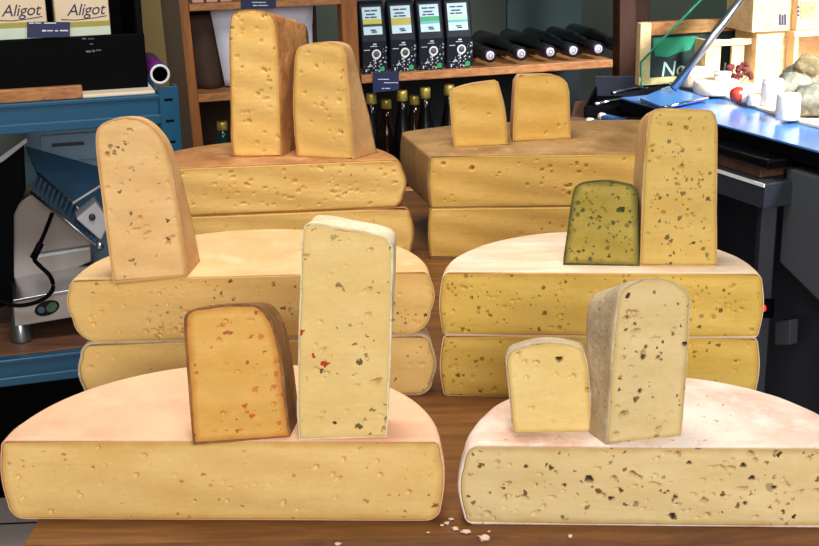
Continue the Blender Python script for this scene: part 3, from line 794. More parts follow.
du = thing('drawer_unit', P(70, 240, vr + .34), 'slate blue metal drawer unit standing behind the slicing machine', 'drawer unit')
du.location.z = zls
sb = simple('slate_blue_metal', (132, 166, 192), .35, .2, .12, 6)
ulo = pv(22, 150, vr + .325)[0]; uhi = pv(150, 150, vr + .325)[0]
MB().rbox(ulo, uhi, vr + .325, vr + .368, zls, zb + .02).build('body', sb, du, .002)
for y0, y1 in ((134, 161), (164, 196)):
    fr = slab(MB(), [(40, y0 + 2), (140, y0 - 5), (140, y1 - 5), (40, y1 + 2)], vr + .318, .007).build('drawer', sb, du, .0015)
    slab(MB(), [(52, y0 + 10), (84, y0 + 8), (84, y0 + 11), (52, y0 + 13)], vr + .312, .006).build('handle', M['darkgrey'], fr)
tag(centred(MB().rbox(uL, pv(112, 400, 2.62)[0], 2.62, 2.95, FLOOR, lb - .03).build('shade_block', M['black'], None, .004)), 'big black block added for the shade under the rack', 'shade block')  # added black block, stands in for the shade under the rack

# ------------------------------------------------------------------ wooden shelf unit
vs_ = 2.86; dep = .30
su = thing('shelf_unit', RF(pv(400, 200, vs_)[0], vs_ + .15, FLOOR), 'brown wooden shelf unit with two bays along the back wall', 'shelf')
def lean_post(xa, xb, xc, xd, v, t, name, mat):  # top pixels at y=0, lower pixels at y=150, carried on to floor and above
    ztop = .62
    a, b = P(xa, 0, v), P(xb, 0, v); c_, d_ = P(xc, 150, v), P(xd, 150, v)
    def ext(p, q, z): return p + (q - p) * ((z - p.z) / (q.z - p.z))
    return MB().prism([ext(a, c_, FLOOR), ext(b, d_, FLOOR), ext(b, d_, ztop), ext(a, c_, ztop)], VX * t).build(name, mat, su, .002)
lean_post(171, 188, 185, 204, vs_, .04, 'post', M['shelfwood']); lean_post(341, 357, 347, 363, vs_, .04, 'post', M['shelfwood']); lean_post(620, 636, 619, 637, vs_, .04, 'post', M['darkwood'])
lean_post(171, 188, 185, 204, vs_ + dep, .04, 'post', M['darkwood']); lean_post(634, 650, 633, 651, vs_ + dep, .04, 'post', M['darkwood'])
def board(xa, xb, ya, yb, t_px, name='shelf', d=dep):
    za = pv(xa, ya, vs_)[1]; zbb = pv(xb, yb, vs_)[1]; z = (za + zbb) / 2
    zl = pv((xa + xb) / 2, (ya + yb) / 2 + t_px, vs_)[1]
    MB().rbox(pv(xa, ya, vs_)[0], pv(xb, yb, vs_)[0], vs_ + .003, vs_ + d, zl, z).build(name, M['shelfboard'], su, .002)
    return z
zU = board(189, 343, 3, -1, 7); zM = board(196, 345, 93, 87, 8); zB = board(362, 614, 80.5, 55, 8)
zlow = pv(410, 95, vs_ + .05)[1] - .215
MB().rbox(pv(200, 200, vs_)[0], pv(612, 200, vs_)[0], vs_ + .003, vs_ + dep, zlow - .02, zlow).build('shelf', M['shelfboard'], su, .002)
MB().rbox(pv(180, 50, vs_)[0] + .02, pv(352, 50, vs_)[0], vs_ + dep + .041, vs_ + dep + .05, FLOOR, .6).build('back_panel', simple('brown_back', (58, 38, 28), .8), su)
MB().rbox(pv(355, 50, vs_)[0], pv(640, 50, vs_)[0], vs_ + dep + .041, vs_ + dep + .05, FLOOR, zB - .005).build('back_panel', simple('dark_back', (30, 42, 46), .8), su)
MB().rbox(pv(560, 50, vs_)[0], pv(640, 50, vs_)[0], vs_ + dep + .041, vs_ + dep + .05, zB, .6).build('back_panel', simple('dark_green_back', (34, 52, 52), .8), su)

# coffee bags
bagm = N('black_bag_speckled')
vv = bagm.n('TexVoronoi'); bagm.l(bagm.tc, vv.inputs['Vector']); vv.inputs['Scale'].default_value = 230
sx = bagm.n('SeparateXYZ'); bagm.l(bagm.tc, sx.inputs[0])
spk = bagm.math('LESS_THAN', vv.outputs['Distance'], .42)
sc_ = bagm.n('SeparateColor'); bagm.l(vv.outputs['Color'], sc_.inputs[0]); spk = bagm.math('MULTIPLY', spk, bagm.math('LESS_THAN', sc_.outputs[0], .55))
edge = bagm.math('ADD', bagm.math('MULTIPLY', sx.outputs[0], .9), .028)
low = bagm.math('LESS_THAN', sx.outputs[2], bagm.math('ADD', edge, bagm.math('MULTIPLY', bagm.noise(60), .02)))
spk = bagm.math('MULTIPLY', spk, low)
M['bag'] = bagm.out(bagm.mix(spk, lin((14, 18, 30)), lin((205, 210, 220))), .5, 0, .25)
glab = simple('pale_cyan_label', (196, 226, 236), .4, 0, .06)
def coffee_bag(xa, xb, yb, lab, stripe, second):
    v = vs_ + .02
    ul, zz = pv(xa, yb, v); ur = pv(xb, yb, v)[0]; zz = zB; wd = ur - ul; cx = (ul + ur) / 2; hb = .162; k = .45 * hb
    r = thing('coffee_bag', RF(cx, v + .035, zz), lab, 'coffee bag', 'coffee bags on the bottle shelf')
    r.rotation_euler = (0, 0, PHI)
    prof = [(0, 0), (0, k), (.020, hb * .95), (.030, hb), (.036, hb), (.045, hb * .95), (.07, k), (.07, 0)]
    MB().prism([RF(ul, v + a, zz + b) for a, b in prof], UX * wd).build('pouch', M['bag'], r, .004)
    # sloped label, in the plane of the slope
    e = (RF(0, .020, hb * .95) - RF(0, 0, k)); Ls = e.length; e.normalize(); nn = UX.cross(e)
    o0 = RF(ul, v, zz + k)
    def patch(a0, a1, b0, b1, lift=.0008): 
        q = [o0 + UX * (wd * a) + e * (Ls * b) + nn * lift for a, b in ((a0, b0), (a1, b0), (a1, b1), (a0, b1))]
        return MB().prism(q, nn * -.0007)
    lb_ = patch(.10, .84, .18, .93).build('label', glab, r)
    patch(.10, .84, .47, .60, .0013).build('stripe', stripe, lb_)
    patch(.10, .84, .40, .47, .0013).build('stripe', second, lb_)
    mb = MB()
    for a0, a1, b in ((.2, .42, .83), (.46, .7, .83), (.25, .6, .73), (.2, .36, .65), (.4, .66, .65), (.38, .58, .30), (.42, .62, .25)):
        q = patch(a0, a1, b - .018, b + .018, .0016); mb.add(q.v, q.f)
    mb.build('print', M['ink'], lb_)
    c0 = RF(cx + wd * .06, v, zz + hb * .27)
    MB().ring(c0, UX, Vector((0, 0, 1)), .0075, .0108, 28, VX * -.0008).build('ring', M['white'], r)
    MB().lathe(c0, -VX, [(.0073, 0), (.0073, .0004), (0, .0004)], 20).build('picture', simple('grey_picture', (110, 116, 112), .5, 0, .8, 200), r)
    mb = MB(); mb.rbox(cx - .010, cx + .006, v - .0006, v, zz + k - .012, zz + k - .0105); mb.rbox(cx - .004, cx + .004, v - .0006, v, zz + k - .008, zz + k - .005); mb.rbox(cx - .026, cx - .012, v - .0006, v, zz + k - .020, zz + k - .0185); mb.build('small_print', M['paper'], r)
    MB().rbox(ur - .019, ur - .008, v - .0007, v, zz + .004, zz + .014).build('green_seal', simple('seal_green', (40, 160, 90), .5), r)
yel = simple('stripe_yellow', (206, 196, 66), .5); oli = simple('stripe_olive', (196, 182, 84), .5); grn = simple('stripe_green', (70, 176, 110), .5); tea = simple('stripe_teal', (96, 196, 206), .5); drk = simple('stripe_dark', (40, 60, 70), .5); pal = simple('stripe_pale', (190, 230, 200), .5)
coffee_bag(363, 388, 79, 'black coffee bag with a yellow and dark stripe, against the shelf post', yel, drk)
coffee_bag(391, 417, 77, 'black coffee bag with an olive yellow stripe, second from the shelf post', oli, oli)
coffee_bag(419.5, 445, 74, 'black coffee bag with a green and teal stripe, third from the shelf post', grn, tea)
coffee_bag(447, 473, 71, 'black coffee bag with a pale cyan stripe, next to the lying bottles', pal, tea)

# dark tags
def dark_tag(pts, v, lab, marks):
    a = pv((pts[0][0] + pts[2][0]) / 2, pts[2][1], v)
    r = thing('price_tag', RF(a[0], v, a[1]), lab, 'tag')
    slab(MB(), pts, v, .002).build('card', M['navy'], r, .0004)
    mb = MB()
    for q in marks: mark(mb, *q, v)
    mb.build('writing', M['paper'], r)
dark_tag([(373, 73), (399, 71), (399, 90), (373, 93)], vs_ - .002, 'dark blue tag on the bottle shelf edge below the coffee bags', [(378, 79, 389, 79.7), (384, 82.4, 398, 83), (382, 88, 384, 89), (385, 88, 390, 88.8)])
dark_tag([(241, -3), (276, -4), (276, 8), (241, 9)], vs_ - .002, 'dark blue tag on the top shelf edge above the tallest wedge', [(252, 2, 266, 2.8), (253, 5, 257, 6), (258, 5, 268, 5.8)])
# jars at the very top
for i, (xa, xb) in enumerate(((192, 204), (206, 218), (220, 232))):
    ul = pv(xa, 0, vs_ + .02)[0]; ur = pv(xb, 0, vs_ + .02)[0]
    r = centred(MB().rbox(ul, ur, vs_ + .02, vs_ + .07, zU, zU + .09).build('small_carton', simple('pink_carton', (205, 165, 150), .6), None, .003))
    tag(r, 'pale pink carton on the top shelf, only its foot in the photo', 'carton', 'cartons on the top shelf')

# lying wine bottles
def bottle_prof(L=.28, rb=.0258, rn=.0145):
    return [(0, 0), (rn * .9, 0), (rn * 1.05, .002), (rn * 1.05, .02), (rn, .022), (rn * 1.02, .075), (rn * 1.4, .10), (rb * .75, .125), (rb * .96, .145), (rb, .16), (rb, L - .006), (rb * .9, L), (0, L)]
def lying_bottle(px, lab, dv=0):
    v = vs_ + .012 + dv
    u = pv(px, 55, v)[0]
    r = thing('wine_bottle', RF(u, v + .15, zB), lab, 'bottle', 'bottles lying on the shelf')
    c0 = RF(u, v, zB + .0262)
    MB().lathe(c0, VX, bottle_prof(), 24).build('glass', M['darkglass'], r)
    MB().lathe(c0 - VX * .0012, VX, [(0, 0), (.0165, 0), (.0165, .05), (.0150, .05)], 24).build('capsule', simple('black_capsule', (26, 22, 34), .3), r)
    cap = MB().lathe(c0 - VX * .0018, VX, [(0, 0), (.0105, 0), (.0105, .002), (0, .002)], 24).build('cap_disc', M['foil'], r)
    MB().ring(c0 - VX * .0018 + UX * .001, UX, Vector((0, 0, 1)), .0036, .0056, 18, VX * -.0006).build('emblem', simple('mauve_emblem', (120, 90, 130), .5), cap)
for px, lab in ((490, 'dark wine bottle lying cap forward beside the pale cyan striped coffee bag'), (521, 'dark lying wine bottle, second from the coffee bags'), (550, 'dark lying wine bottle, third from the coffee bags'),
                (573, 'dark lying wine bottle, fourth from the coffee bags'), (598, 'dark lying wine bottle, next to last before the right shelf post'), (619, 'dark wine bottle lying half behind the right shelf post')):
    lying_bottle(px, lab, 0 if px < 610 else .034)

# small standing bottles
def stand_bottle(px, py, v, lab, mat, grp='small bottles under the bottle shelf'):
    u, zc = pv(px, py, v); hgt = zc - zlow
    r = thing('small_bottle', RF(u, v, zlow), lab, 'bottle', grp)
    b = RF(u, v, zlow); rb = .023
    MB().lathe(b, (0, 0, 1), [(0, 0), (rb * .93, 0), (rb, .004), (rb, hgt * .52), (rb * .85, hgt * .60), (.011, hgt * .80), (.0105, hgt * .93), (0, hgt * .93)], 22).build('glass', mat, r)
    MB().lathe(b, (0, 0, 1), [(0, hgt * .90), (.0125, hgt * .90), (.0125, hgt), (.011, hgt + .002), (0, hgt + .002)], 20).build('cap', M['gold'], r)
stand_bottle(371, 94, vs_ + .05, 'small dark bottle with gold cap beside the middle shelf post', M['darkglass'])
stand_bottle(402, 91, vs_ + .05, 'small dark bottle with gold cap below the second coffee bag', M['darkglass'])
stand_bottle(425, 88, vs_ + .05, 'small dark bottle with gold cap below the third coffee bag', M['darkglass'])
stand_bottle(449, 85, vs_ + .05, 'small dark bottle with gold cap, half hidden by the slanted small block', M['darkglass'])
stand_bottle(386, 100, vs_ + .12, 'amber bottle set back between the first two gold-capped bottles', M['brownglass'])
stand_bottle(414, 96, vs_ + .12, 'amber bottle set back between the second and third gold-capped bottles', M['brownglass'])
stand_bottle(222, 122, vs_ + .08, 'dark green bottle in the lower left bay beside the tallest wedge', simple('dark_green_glass', (10, 50, 48), .1), 'bottle in the left bay')

# sacks in the left bay
def sack(pts, v, t, mat, lab, nm, seed):
    q = quad(pts, v); n = 10; mb = MB(); vs2 = []
    for side in (0, 1):
        for j in range(n + 1):
            for i in range(n + 1):
                a = q[0].lerp(q[1], i / n); b = q[3].lerp(q[2], i / n); p = b.lerp(a, j / n)
                w_ = math.sin(PI * i / n) * (1 - .75 * j / n)
                d = (-1 if side == 0 else 1) * t / 2 * max(.08, w_) + .006 * mnoise.noise(p * 30 + Vector((seed, 0, 0)))
                vs2.append(p + VX * (t / 2 + d))
    m1 = n + 1; off = m1 * m1; fs = []
    for j in range(n):
        for i in range(n):
            fs.append((j * m1 + i, j * m1 + i + 1, (j + 1) * m1 + i + 1, (j + 1) * m1 + i)); fs.append((off + j * m1 + i, off + (j + 1) * m1 + i, off + (j + 1) * m1 + i + 1, off + j * m1 + i + 1))
    bd = list(range(m1)) + [j * m1 + n for j in range(1, m1)] + [n * m1 + i for i in range(n - 1, -1, -1)] + [j * m1 for j in range(n - 1, 0, -1)]
    for i in range(len(bd)):
        a, b = bd[i], bd[(i + 1) % len(bd)]; fs.append((a, a + off, b + off, b))
    mb.add(vs2, fs, True)
    o = centred(mb.build(nm, mat)); o.location.z = max(o.location.z, zM); tag(o, lab, 'bag')
sack([(213, 11), (318, 8), (316, 89), (229, 93)], vs_ + .03, .10, M['paper'], 'white paper bag standing behind the tallest wedge', 'paper_bag', 1)
sack([(192, 22), (214, 20), (226, 93), (197, 94)], vs_ + .06, .06, simple('brown_sack', (70, 46, 36), .8, 0, .3), 'crumpled brown sack left of the white paper bag', 'brown_sack', 2)

# ------------------------------------------------------------------ counter on the right
zc = .03
e0, e1 = on_z(719, 124, zc), on_z(819, 151, zc); ed = (e1 - e0).normalized(); en = Vector((ed.y, -ed.x, 0)); en = en if en.y > 0 else -en
def E(px, py, off=0): return on_plane(px, py, e0 + en * off, en)
topm = simple('sky_reflection_tint', (84, 142, 214), .22, .3, .1, 4)  # blue of the reflected sky is put into the base colour
far = en * 1.15
fb = e0 - ed * .16; f0 = e0 - ed * .34; f1 = e1 + ed * .9
ct = thing('sales_counter', (f0 + f1) / 2 + en * .5 + Vector((0, 0, FLOOR - zc)), 'shop counter with shiny top painted in reflected-sky blue and dark front on the right', 'counter')
up = Vector((0, 0, 1))
MB().hexa([f0 - up * .004, f1 - up * .004, f1 + far - up * .004, f0 + far - up * .004, f0, f1, f1 + far, f0 + far]).build('countertop', topm, ct, .001)
MB().hexa([f0 - up * .03, f1 - up * .03, f1 + far - up * .03, f0 + far - up * .03, f0 - up * .004, f1 - up * .004, f1 + far - up * .004, f0 + far - up * .004]).build('edge', M['black'], ct, .001)
g0, g1 = fb + en * .05, f1 + en * .05
dn = up * (zc - FLOOR); dn2 = up * .03
MB().hexa([g0 - dn, g1 - dn, g1 - dn + en * 1.0, g0 - dn + en * 1.0, g0 - dn2, g1 - dn2, g1 - dn2 + en * 1.0, g0 - dn2 + en * 1.0]).build('cabinet', simple('dark_cabinet', (22, 28, 42), .45, 0, .2, 6), ct)
MB().prism([E(786, 168, .0), E(860, 190, .0), E(860, 342, .0), E(779, 262, .0)], en * .045).build('steel_panel', simple('grey_steel_panel', (88, 92, 98), .45, .3, .1, 6), ct, .003)
MB().prism([E(775, 322, .03), E(790, 320, .03), E(789, 345, .03), E(774, 345, .03)], en * .02).build('socket', simple('grey_socket', (66, 66, 72), .5), ct, .002)
# low side shelf in front of the counter
lsz = on_plane(740, 176, e0 - en * .06, en).z
hs = thing('side_shelf', E(735, 250, -.1), 'dark grey side shelf with a pale front edge below the counter', 'shelf'); hs.location.z = FLOOR
a0, a1 = E(690, 181, -.06), E(766, 171, -.06); a0.z = a1.z = lsz
MB().hexa([a0 - up * .045, a1 - up * .045, a1 - up * .045 + en * .10, a0 - up * .045 + en * .10, a0, a1, a1 + en * .10, a0 + en * .10]).build('shelf_board', M['darkgrey'], hs, .002)
MB().hexa([a0 - up * .006 - en * .003, a1 - up * .006 - en * .003, a1 - up * .006, a0 - up * .006, a0 - en * .003, a1 - en * .003, a1, a0]).build('edge_strip', M['white'], hs)
for p in (a0 + (a1 - a0) * .1, a1 - (a1 - a0) * .12):
    hgt = (lsz - .045 - FLOOR) / 2
    MB().box((p.x + en.x * .03, p.y + en.y * .03, FLOOR + hgt), (.014, 0, 0), (0, .014, 0), (0, 0, hgt)).build('leg', M['darkgrey'], hs, .002)
rp = MB().prism([E(758, 299, -.052), E(771, 299, -.052), E(770, 318, -.052), E(757, 318, -.052)], en * .009).build('switch', M['black'], hs, .001)
rled = N('red_lamp'); rled.p.inputs['Emission Color'].default_value = (1, .05, .03, 1); rled.p.inputs['Emission Strength'].default_value = 1.2
rled.out(lin((230, 30, 30)), .3)
MB().lathe(E(764, 308, -.052), -en, [(.0, 0), (.0065, 0), (.006, .003), (0, .005)], 16).build('lamp', rled.m, rp)
b0 = a0 + en * .02 + up * .0005; b1 = a1 - (a1 - a0) * .18 + en * .02 + up * .0005
tag(centred(MB().hexa([b0, b1, b1 + en * .07, b0 + en * .07, b0 + up * .022, b1 + up * .022, b1 + en * .07 + up * .022, b0 + en * .07 + up * .022]).build('cutting_board', M['rackwood'], None, .002)), 'brown cutting board on the dark side shelf under the counter', 'board')
d0 = b0 + up * .0225; d1 = a1 - (a1 - a0) * .02 + en * .02 + up * .023
tag(centred(MB().hexa([d0 - en * .015, d1 - en * .015, d1 + en * .05, d0 + en * .05, d0 - en * .015 + up * .016, d1 - en * .015 + up * .016, d1 + en * .05 + up * .016, d0 + en * .05 + up * .016]).build('black_slab', M['blackgloss'], None, .003)), 'glossy black slab on top of the cutting board under the counter', 'slab')

# cream board with the cheeses on the counter
cb_ = [on_z(x, y, zc + .0004) for x, y in ((668, 84), (700, 91), (750, 107), (800, 124), (870, 142), (870, 70), (668, 62))]
cb_ = [p if p.dot(VX) < 2.594 else p + VX * (2.594 - p.dot(VX)) for p in cb_][:-1]
tag(centred(MB().prism(cb_, up * .006).build('display_board', M['cream'], None, .001)), 'cream board on the shop counter under the small white cheeses', 'board')
zq = zc + .0066
whitec = rind_mat('white_bloom', (240, 232, 224), (226, 212, 200), None, 20, .8, .4)
def drum(xc, yb, wpx, hpx, lab, nm='small_cheese', mat=None, extra=None, grp=None):
    p = on_z(xc, yb, zq); s = (p - CP).dot(CR @ Vector((0, 0, -1))) / FPX; r_ = wpx / 2 * s; hh = hpx * s; p = p + Vector((0, r_ * .8, 0))
    r = thing(nm, p, lab, 'cheese', grp)
    MB().lathe(p, up, [(0, 0), (r_ * .94, 0), (r_, hh * .08), (r_ * 1.01, hh * .5), (r_, hh * .9), (r_ * .93, hh), (0, hh)], 28).build('rind', mat or whitec, r)
    return r, p, r_, hh
r, p, a, b = drum(774, 107, 22, 25, 'tall white drum cheese on the counter, left of the grey mouldy cheeses'); 
MB().lathe(p, up, [(a * .9, b * .99), (a * .9, b + .003), (a * .5, b + .006), (0, b + .006)], 24).build('paper_lid', M['white'], r)
r, p, a, b = drum(790, 121, 24, 26, 'white drum cheese nearest the counter edge, in front of the grey mouldy cheeses')
r, p, a, b = drum(756, 106, 14, 11, 'small white cheese between the red cheese and the tall white drum')
r, p, a, b = drum(696, 88, 26, 19, 'white wrapped drum with a paper label beside the steel bar', 'wrapped_cheese')
MB().prism([p + Vector((math.sin(t) * (a * 1.012), -math.cos(t) * (a * 1.012), b * .2)) for t in (-.7, -.35, 0, .35, .7)] + [p + Vector((math.sin(t) * (a * 1.012), -math.cos(t) * (a * 1.012), b * .75)) for t in (.7, .35, 0, -.35, -.7)], Vector((0, -.0008, 0))).build('label', simple('beige_label', (214, 190, 168), .6), r)
r, p, a, b = drum(720, 96, 46, 13, 'flat cream cheese lying before the slotted crate', mat=rind_mat('cream_rind', (238, 214, 186), (226, 196, 160), None, 20))
r2 = thing('small_tub', p + Vector((0.005, 0, b + .0005)), 'small white tub standing on the flat cream cheese', 'tub')
MB().lathe(p + Vector((.012, 0, b + .0005)), up, [(0, 0), (.016, 0), (.018, .012), (0, .012)], 20).build('tub', M['white'], r2)
MB().lathe(p + Vector((.012, 0, b + .013)), up, [(0, 0), (.0192, 0), (.0192, .004), (0, .004)], 20).build('lid', M['paper'], r2)
p = on_z(741, 104, zq) + Vector((0, .015, 0))
rd = thing('red_cheese', p, 'round red waxed cheese with a pale cut side on the counter', 'cheese')
MB().blob(p + Vector((-.004, 0, .0165)), .017, .016, .0165, 3, .05).build('wax', simple('red_wax', (176, 52, 34), .35), rd)
MB().blob(p + Vector((.0075, -.003, .0145)), .0125, .0135, .0145, 4, .05).build('cut_side', simple('pale_paste', (240, 214, 200), .5), rd)
# dried flowers
p = on_z(741, 93, zq) + Vector((0, .055, 0)); fl_ = MB(); stt = MB(); rn = random.Random(5)
fw = thing('dried_flowers', p, 'bunch of dark red dried flowers in front of the slotted crate', 'flowers')
for k in range(26):
    q = p + Vector((rn.gauss(0, .014), rn.gauss(0, .006), .022 + rn.random() * .032)); fl_.blob(q, .006, .006, .005, k, .5, 8, 6); stt.tube([p + Vector((0, 0, 0)), q], .0008, 5)
fl_.build('blossom', simple('dried_red', (98, 34, 34), .8), fw); stt.build('stem', M['darkwood'], fw)
# grey mouldy cheeses
mold = rind_mat('mould_grey_green', (132, 130, 112), (78, 82, 70), (190, 184, 164), 30, .9, 1.2, (60, 66, 58))
for i, (x, y, rp_, lab) in enumerate(((800, 108, 18, 'grey mouldy cheese behind the white drums, at the foot of the pile'), (820, 122, 19, 'grey mouldy cheese at the right edge of the photo, lowest'),
                                     (808, 94, 16, 'grey mouldy cheese in the middle of the pile beside the open crate'))):
    p = on_z(x, y, zq); s = (p - CP).length / FPX; rr_ = rp_ * s
    o = centred(MB().blob(p + Vector((0, rr_ * 1.6, rr_ * .82)), rr_ * 1.1, rr_, rr_ * .84, 20 + i, .25, 20, 14).build('mouldy_cheese', mold)); tag(o, lab, 'cheese')
p = on_z(812, 100, zq); s = (p - CP).length / FPX
o = centred(MB().blob(p + Vector((.0, .035, 30 * s)), 15 * s, 12 * s, 11 * s, 33, .25, 20, 14).build('mouldy_cheese', rind_mat('mould_brown', (120, 104, 72), (84, 76, 56), (190, 176, 140), 30, .9, 1.2))); tag(o, 'brownish mouldy cheese on top of the grey mouldy ones', 'cheese')

# chalkboard in a wooden frame on the counter
vk = 2.60
kb_ = thing('chalkboard', P(700, 84, vk), 'wood-framed chalkboard with white lettering behind the slotted crate', 'chalkboard'); kb_.location.z = zc
zk0 = zc + .0005
def kz(px, py): return pv(px, py, vk)
ua0, ua1 = kz(640, 50)[0], kz(651, 50)[0]; ub = kz(800, 50)[0]; ztp = kz(645, 23)[1]; zrl = kz(645, 36)[1]
MB().rbox(ua0, ua1, vk, vk + .02, zk0, ztp).build('stile', M['palewood'], kb_, .002)
MB().rbox(ub, ub + .025, vk, vk + .02, zk0, ztp).build('stile', M['palewood'], kb_, .002)
MB().rbox(ua1, ub, vk, vk + .02, zrl, ztp).build('top_rail', M['shelfboard'], kb_, .002)
MB().rbox(ua1, ub, vk, vk + .02, zk0, zk0 + .015).build('bottom_rail', M['palewood'], kb_, .002)
sf = MB().rbox(ua1, ub, vk + .008, vk + .016, zk0 + .015, zrl).build('writing_surface', simple('blackboard', (20, 32, 40), .6, 0, .3, 12), kb_)
slab(MB(), [(653, 38), (697, 36), (690, 50), (676, 53), (668, 57), (655, 56)], vk + .0074, .0006).build('green_drawing', simple('green_chalk', (44, 140, 106), .9, 0, .35, 50), sf)
uz = kz(662, 77); text_mb('Nos F   ux', RF(uz[0], vk + .008, uz[1]), UX, Vector((0, 0, 1)), .047, .12, .0006, 'LEFT').build('lettering', M['chalk'], sf)
# glass guard and its steel bar
vg = 2.46
gz = lambda px, py: P(px, py, vg)
gl = thing('glass_guard', P(660, 85, vg), 'slanted clear glass guard with green edge on the counter', 'glass'); gl.location.z = zc
q = [gz(641, 62), gz(641, 88), gz(672, 88), gz(756, -22), gz(722, -22)]
MB().prism(q, VX * .006).build('pane', glass_mat('clear_glass', (225, 245, 238)), gl)
MB().tube([gz(641, 88), gz(641, 62), gz(722, -22)], .0022, 6).build('green_edge', simple('green_glass_edge', (30, 120, 90), .2), gl)
tag(centred(MB().tube([P(673, 89, vg - .02), P(757, -22, vg - .02)], .0085, 14).build('steel_bar', M['steel'])), 'slanting round steel bar along the glass guard', 'bar')

# pale crates
def crate(label, xa, xb, yt, yb, v, d, slots, nm='wooden_crate', z0=None):
    ul = pv(xa, yb, v)[0]; ur = pv(xb, yb, v)[0]; zb_ = pv((xa + xb) / 2, yb, v)[1] if z0 is None else z0; zt_ = pv((xa + xb) / 2, yt, v)[1]
    r = thing(nm, RF((ul + ur) / 2, v + d / 2, zb_), label, 'crate'); t = .008
    edges = [xa] + [x for s in slots for x in s] + [xb]
    for i in range(0, len(edges), 2):
        MB().rbox(pv(edges[i], yb, v)[0], pv(edges[i + 1], yb, v)[0], v, v + t, zb_, zt_).build('front_board', M['palewood'], r, .001)
    if slots:
        MB().rbox(ul, ur, v - .004, v, zt_ - .014, zt_).build('front_rail', M['palewood'], r, .001)
        MB().rbox(ul, ur, v - .004, v, zb_, zb_ + .02).build('front_rail', M['palewood'], r, .001)
    MB().rbox(ul, ul + t, v + t, v + d, zb_, zt_).build('side_board', M['palewood'], r, .001)
    MB().rbox(ur - t, ur, v + t, v + d, zb_, zt_).build('side_board', M['palewood'], r, .001)
    MB().rbox(ul + t, ur - t, v + t, v + d, zb_, zb_ + t).build('bottom_board', M['palewood'], r, .001)
    MB().rbox(ul + t, ur - t, v + d - t, v + d, zb_ + t, zt_).build('back_board', M['palewood'], r, .001) if not slots else None
    return r, ul, ur, zb_, zt_
crate('pale crate with open slots standing before the chalkboard', 704, 753, 39, 88, 2.52, .05, [(719, 730), (742, 752)], z0=zq)
r, ul, ur, zb1, zt1 = crate('plain pale crate on the counter, under the stencilled one', 754, 791, 31, 84, 2.50, .09, [], z0=zq)
r, ul, ur, zb2, zt2 = crate('pale crate with black stencil marks stacked on the plain one', 752, 796, -25, 30, 2.49, .11, [], z0=zt1 + .0005)
mb = MB()
for k in range(3): mark(mb, 779 + k * 2.6, 14 + (k % 2), 781 + k * 2.6, 25, 2.49)
mb.build('stencil', M['ink'], r)
# open-fronted crate at the right edge
vo = 2.47; r = thing('open_crate', P(822, 100, vo), 'open-fronted pale crate at the right edge behind the mouldy cheeses', 'crate'); r.location.z = zq
ul, zt_ = pv(795, 37, vo); ur = ul + .16
MB().rbox(ul, ul + .010, vo, vo + .10, zq, zt_).build('side_board', M['palewood'], r, .001); MB().rbox(ur - .01, ur, vo, vo + .10, zq, zt_).build('side_board', M['palewood'], r, .001)
MB().rbox(ul - .004, ur, vo - .003, vo + .10, zt_, zt_ + .012).build('top_board', M['palewood'], r, .001); MB().rbox(ul + .01, ur - .01, vo + .09, vo + .10, zq, zt_).build('back_board', M['palewood'], r, .001)
zt3 = zt_ + .0125
r = thing('gift_crate', RF(ul + .08, vo + .05, zt3), 'pale crate with a straw-filled window at the top right corner', 'crate')
ul2 = pv(797, 20, vo)[0]
MB().rbox(ul2, ur, vo, vo + .09, zt3, zt3 + .14).build('body', M['palewood'], r, .002)
slab(MB(), [(801, 2), (816, 2), (816, 19), (801, 19)], vo - .002, .002).build('window', rind_mat('straw', (206, 176, 120), (150, 116, 68), (226, 206, 160), 60, .9, 1), r)
mb = MB()
for k in range(3): mark(mb, 797.6, 6 + k * 4, 799.6, 8.5 + k * 4, vo)
mb.build('stencil', M['ink'], r)

# ------------------------------------------------------------------ tools behind the back right wheel
vw = 2.30
wb_ = [on_z(x, y, -.02) for x, y in ((566, 135), (640, 142), (716, 124), (700, 101), (575, 101))]
bt = thing('work_bench', sum(wb_, Vector()) / 5, 'low dark bench between the wooden shelf unit and the counter', 'bench'); bt.location.z = FLOOR
MB().prism(wb_, up * -.03).build('benchtop', M['rackwood'], bt, .002)
cc2 = sum(wb_, Vector()) / 5
lower = [cc2 + (p - cc2) * .9 - up * .03 for p in wb_]
MB().prism(lower, up * (FLOOR + .05)).build('cabinet', M['black'], bt)
zbn = -.0195
tp = [on_z(x, y, zbn) for x, y in ((584, 118), (650, 116), (668, 98), (595, 97))]
tr_ = thing('black_tray', sum(tp, Vector()) / 4, 'black tray with raised rim holding steel rods behind the small yellow blocks', 'tray'); tr_.location.z = zbn
MB().prism(tp, up * .004).build('base', M['black'], tr_)
for i in range(4):
    a, b = tp[i], tp[(i + 1) % 4]; d = (b - a).normalized(); nn = Vector((-d.y, d.x, 0)) * .005
    hh = .05 if i == 2 else .025
    MB().hexa([a, b, b + nn, a + nn, a + up * hh, b + up * hh, b + nn + up * hh, a + nn + up * hh]).build('wall', simple('lavender_grey_rim', (70, 74, 100), .4) if i == 2 else M['black'], tr_, .001)
chrome = simple('chrome', (225, 228, 235), .12, 1)
def rod(x0, y0, x1, y1, z, rad, lab, nm='steel_rod'):
    o = centred(MB().tube([on_z(x0, y0, z), on_z(x1, y1, z)], rad, 12).build(nm, chrome)); return tag(o, lab, 'rod', 'steel rods at the tray')
zr = zbn + .03
rod(612, 93, 662, 84, zr, .004, 'longer upper steel rod laid over the black tray'); rod(595, 104, 634, 97, zr, .004, 'shorter lower steel rod laid over the black tray')
